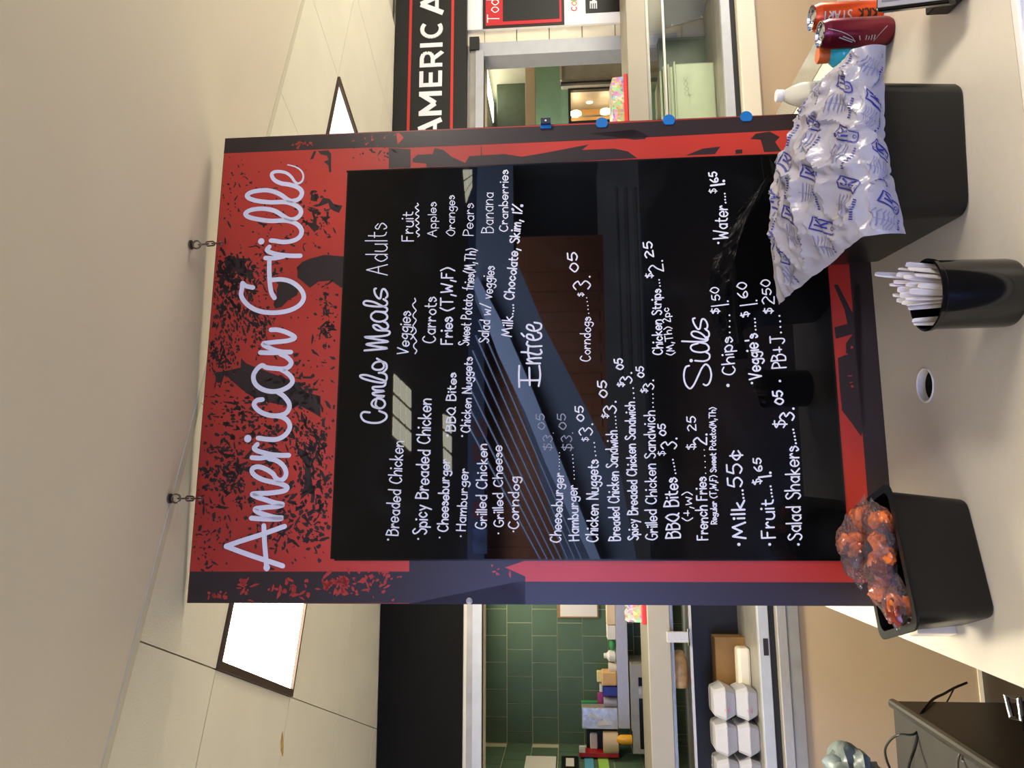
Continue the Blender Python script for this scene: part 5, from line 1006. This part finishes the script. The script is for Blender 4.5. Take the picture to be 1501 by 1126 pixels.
hk = thing('metal_hook', 'small dull metal hook on the grey top of the black cabinet', 'hook', PY(1410, 1110, 1.72))
part('hook', G().tube(sm3([PY(1404, 1130, 1.7), PY(1404, 1116, 1.72), PY(1406, 1106, 1.73), PY(1410, 1103, 1.73), PY(1413, 1108, 1.73), PY(1411, 1116, 1.72)]), .003, 8), M['zinc'], hk, smooth=True)
# cloudy bag behind the cabinet
bgc = PY(1252, 1146, 2.2); random.seed(3); bm = bmesh.new(); bmesh.ops.create_icosphere(bm, subdivisions=4, radius=1)
vs = [bgc + Vector((v.co.x * .095, v.co.y * .09, v.co.z * .078)) * (1 + .35 * mn.noise(v.co * 2.1) + .12 * mn.noise(v.co * 6)) for v in bm.verts]; fs = [tuple(v.index for v in f.verts) for f in bm.faces]; bm.free()
g = G(); g.add(vs, fs); bgm = mat('bag_grey_blue', (112, 124, 122), .35, noise=.55, nscale=14, bump=.4); solo('crumpled_bag', g, bgm, 'crumpled blue-grey plastic bag on the black cabinet at the frame edge', 'bag', smooth=True)
# ================================================================ THE HALL BEHIND THE VIEWER (seen in the glossy panel)
def mir(x, y, D):
    s_, t_ = bd(x, y); P = MBD @ Vector((s_, 0, t_)); d = (P - CAM).normalized(); r = d - 2 * d.dot(e2) * e2; k = D / -(r.dot(e2)); Q = MBD.inverted() @ (P + r * k); return Q.x, Q.z
def mz(x, y, z):
    s_, t_ = bd(x, y); P = MBD @ Vector((s_, 0, t_)); d = (P - CAM).normalized(); r = d - 2 * d.dot(e2) * e2; return P + r * ((z - P.z) / r.z)
hp_ = lambda pts, D, th, g=None: (g or G(MBD)).prism([mir(x, y, D) for x, y in pts], lambda u, v, d: (u, d, v), -D, -D - th)
brown = mat('brown_wall', (196, 116, 70), .6, noise=.15, nscale=3, stretch=(1, 1, 14)); bluew = mat('pale_wall', (128, 134, 150), .7, noise=.03)
struct('wall_back', fx(MBD, -10, 12, -14.2, -14, 0, 7), mat('hall_wall', (120, 118, 116), .8))
for k in range(18):
    a, b = mir(900, 560, 12)[0], mir(785, 330, 12)[0]
wl = struct('wall_panelled', fx(MBD, -6.5, mir(850, 345, 12)[0], -12.1, -12, 0, 2.35), brown)
for k in range(28): part('panel_rib', fx(MBD, -6.4 + k * .4, -6.2 + k * .4, -12.0, -11.97, .1, 2.3), brown, wl)
struct('wall_left', fx(MBD, -6.8, -6.6, -14, -5.2, 0, 7), mat('day_wall', (150, 158, 176), .8)); struct('wall_right', fx(MBD, 7.4, 7.6, -14, 1.5, 0, 7), mat('side_wall', (150, 146, 140), .8))
st = thing('staircase', 'pale staircase crossing the hall, mirrored in the board', 'staircase', MBD @ Vector((0, -8.5, 0)))
part('stair_soffit', hp_([(700, 235), (752, 235), (753, 373), (798, 480), (842, 564), (910, 698), (935, 830), (830, 830), (808, 760), (781, 650), (750, 560), (696, 440)], 8.6, .6), bluew, st)
part('stringer', hp_([(692, 415), (700, 405), (745, 490), (780, 570), (812, 650), (860, 770), (884, 830), (870, 830), (800, 680), (770, 605), (730, 520)], 8.4, .12), mat('stringer_pale', (190, 200, 226), .5), st)
for k in range(7):
    dx = -8 - k * 9
    p0 = mir(706 + dx * .5, 470 + k * 22, 8.4); p1 = mir(866 + dx * 1.1, 830, 8.4)
    part('handrail', G(MBD).tube([(p0[0], -8.4, p0[1]), (p1[0], -8.4, p1[1])], .014, 6), mat('rail_pale', (170, 180, 205), .4) if k == 0 else bpy.data.materials['rail_pale'], st)
gal = thing('gallery_band', 'upper gallery band with red and blue panels, mirrored in the board', 'gallery', MBD @ Vector((0, -11, 2.9)))
part('band', fx(MBD, -6.5, 7, -11.3, -11, 2.2, 3.35), mat('gallery_blue', (70, 78, 104), .6), gal)
for k, (ya, yb, c) in enumerate(((812, 775, (70, 84, 130)), (760, 735, (120, 30, 40)), (718, 690, (60, 66, 100)), (676, 650, (110, 26, 34)), (640, 615, (110, 30, 36)))):
    a = mir(700, ya, 10.98)[0]; b = mir(700, yb, 10.98)[0]; z0 = mir(714, ya, 10.98)[1]; z1 = mir(693, ya, 10.98)[1]
    part('panel', fx(MBD, min(a, b), max(a, b), -11.0, -10.98, min(z0, z1), max(z0, z1)), mat('gallery_print_%s' % 'abcde'[k], c, .5, noise=.5, nscale=6), gal)
pw = thing('tiled_low_wall', 'low grey tiled wall across the hall, mirrored in the board', 'wall', MBD @ Vector((0, -4, 0)))
a, b = mir(990, 800, 4.6)[0], mir(990, 312, 4.6)[0]; zt_ = mir(948, 500, 4.6)[1]
part('core', fx(MBD, a, b, -4.8, -4.605, 0, zt_), mat('low_wall_grout', (90, 100, 120), .8), pw)
n = 7; hh = zt_ / 4
for r in range(4):
    for c in range(n):
        w_ = (b - a) / n; o_ = (w_ / 2 if r % 2 else 0); x0 = a + c * w_ + o_; x1 = min(x0 + w_, b)
        if x1 - x0 > .03: part('tile', fx(MBD, x0 + .004, x1 - .004, -4.605, -4.595, r * hh + .004, (r + 1) * hh - .004), mat('low_wall_tile', (150, 170, 204), .4) if not (r or c) else bpy.data.materials['low_wall_tile'], pw)
rl = thing('steel_rail', 'steel double rail in the hall, mirrored in the board', 'rail', MBD @ Vector((0, -4.6, 0)))
for x in (908, 922, 936):
    z = mir(x, 450, 4.7)[1]; part('tube', G(MBD).tube([(mir(x, 560, 4.7)[0], -4.7, z), (mir(x, 275, 4.7)[0], -4.7, z)], .02, 8), bpy.data.materials['rail_pale'], rl, smooth=True)
# troffers over the viewer
for k, pts in enumerate((((577, 545), (603, 570), (603, 665), (575, 640)), ((649, 605), (662, 610), (662, 695), (650, 680)), ((678, 248), (692, 248), (692, 275), (683, 300)))):
    Q = [mz(x, y, 2.598) for x, y in pts]; c = sum(Q, Vector()) / 4
    t = thing('hall_light', 'ceiling light above the viewer, mirrored as the %s bright patch in the board' % ['largest', 'second', 'small right'][k], 'light', c)
    L_ = lambda u, v: (Q[0].lerp(Q[3], v)).lerp(Q[1].lerp(Q[2], v), u)
    for i in range(3):
        for j in range(3):
            e_ = .03; P = [L_(i / 3 + e_, j / 3 + e_), L_((i + 1) / 3 - e_, j / 3 + e_), L_((i + 1) / 3 - e_, (j + 1) / 3 - e_), L_(i / 3 + e_, (j + 1) / 3 - e_)]
            part('diffuser', G().add(P + [p - Vector((0, 0, .004)) for p in P], [(0, 1, 2, 3), (7, 6, 5, 4), (0, 1, 5, 4), (1, 2, 6, 5), (2, 3, 7, 6), (3, 0, 4, 7)]), mat('louver_glow', (240, 238, 215), .5, emit=8.0) if not (i or j or k) else bpy.data.materials['louver_glow'], t)
# daylight falling into the tall hall from its left side
win = thing('glass_doors', 'bright glazed doors at the far end of the hall, behind the viewer', 'window', MBD @ Vector((-2.9, -9.3, -.9)))
part('pane', fx(MBD, -4.9, -.98, -9.36, -9.34, -.6, 2.6), mat('sky_pane', (150, 172, 240), .2, emit=2.7), win)
for k in range(5): part('mullion', fx(MBD, -4.9 + k * .95, -4.82 + k * .95, -9.34, -9.30, -.9, 2.6), M['gasket'], win)
struct('ceiling_hall', fx(MBD, -7, 7.6, -14.2, -5.2, 6.0, 6.1), mat('hall_ceiling', (70, 70, 74), .9)); struct('wall_bulkhead', fx(MBD, -7, 7.6, -5.25, -5.2, 2.6, 6.1), mat('bulkhead', (90, 88, 86), .9))
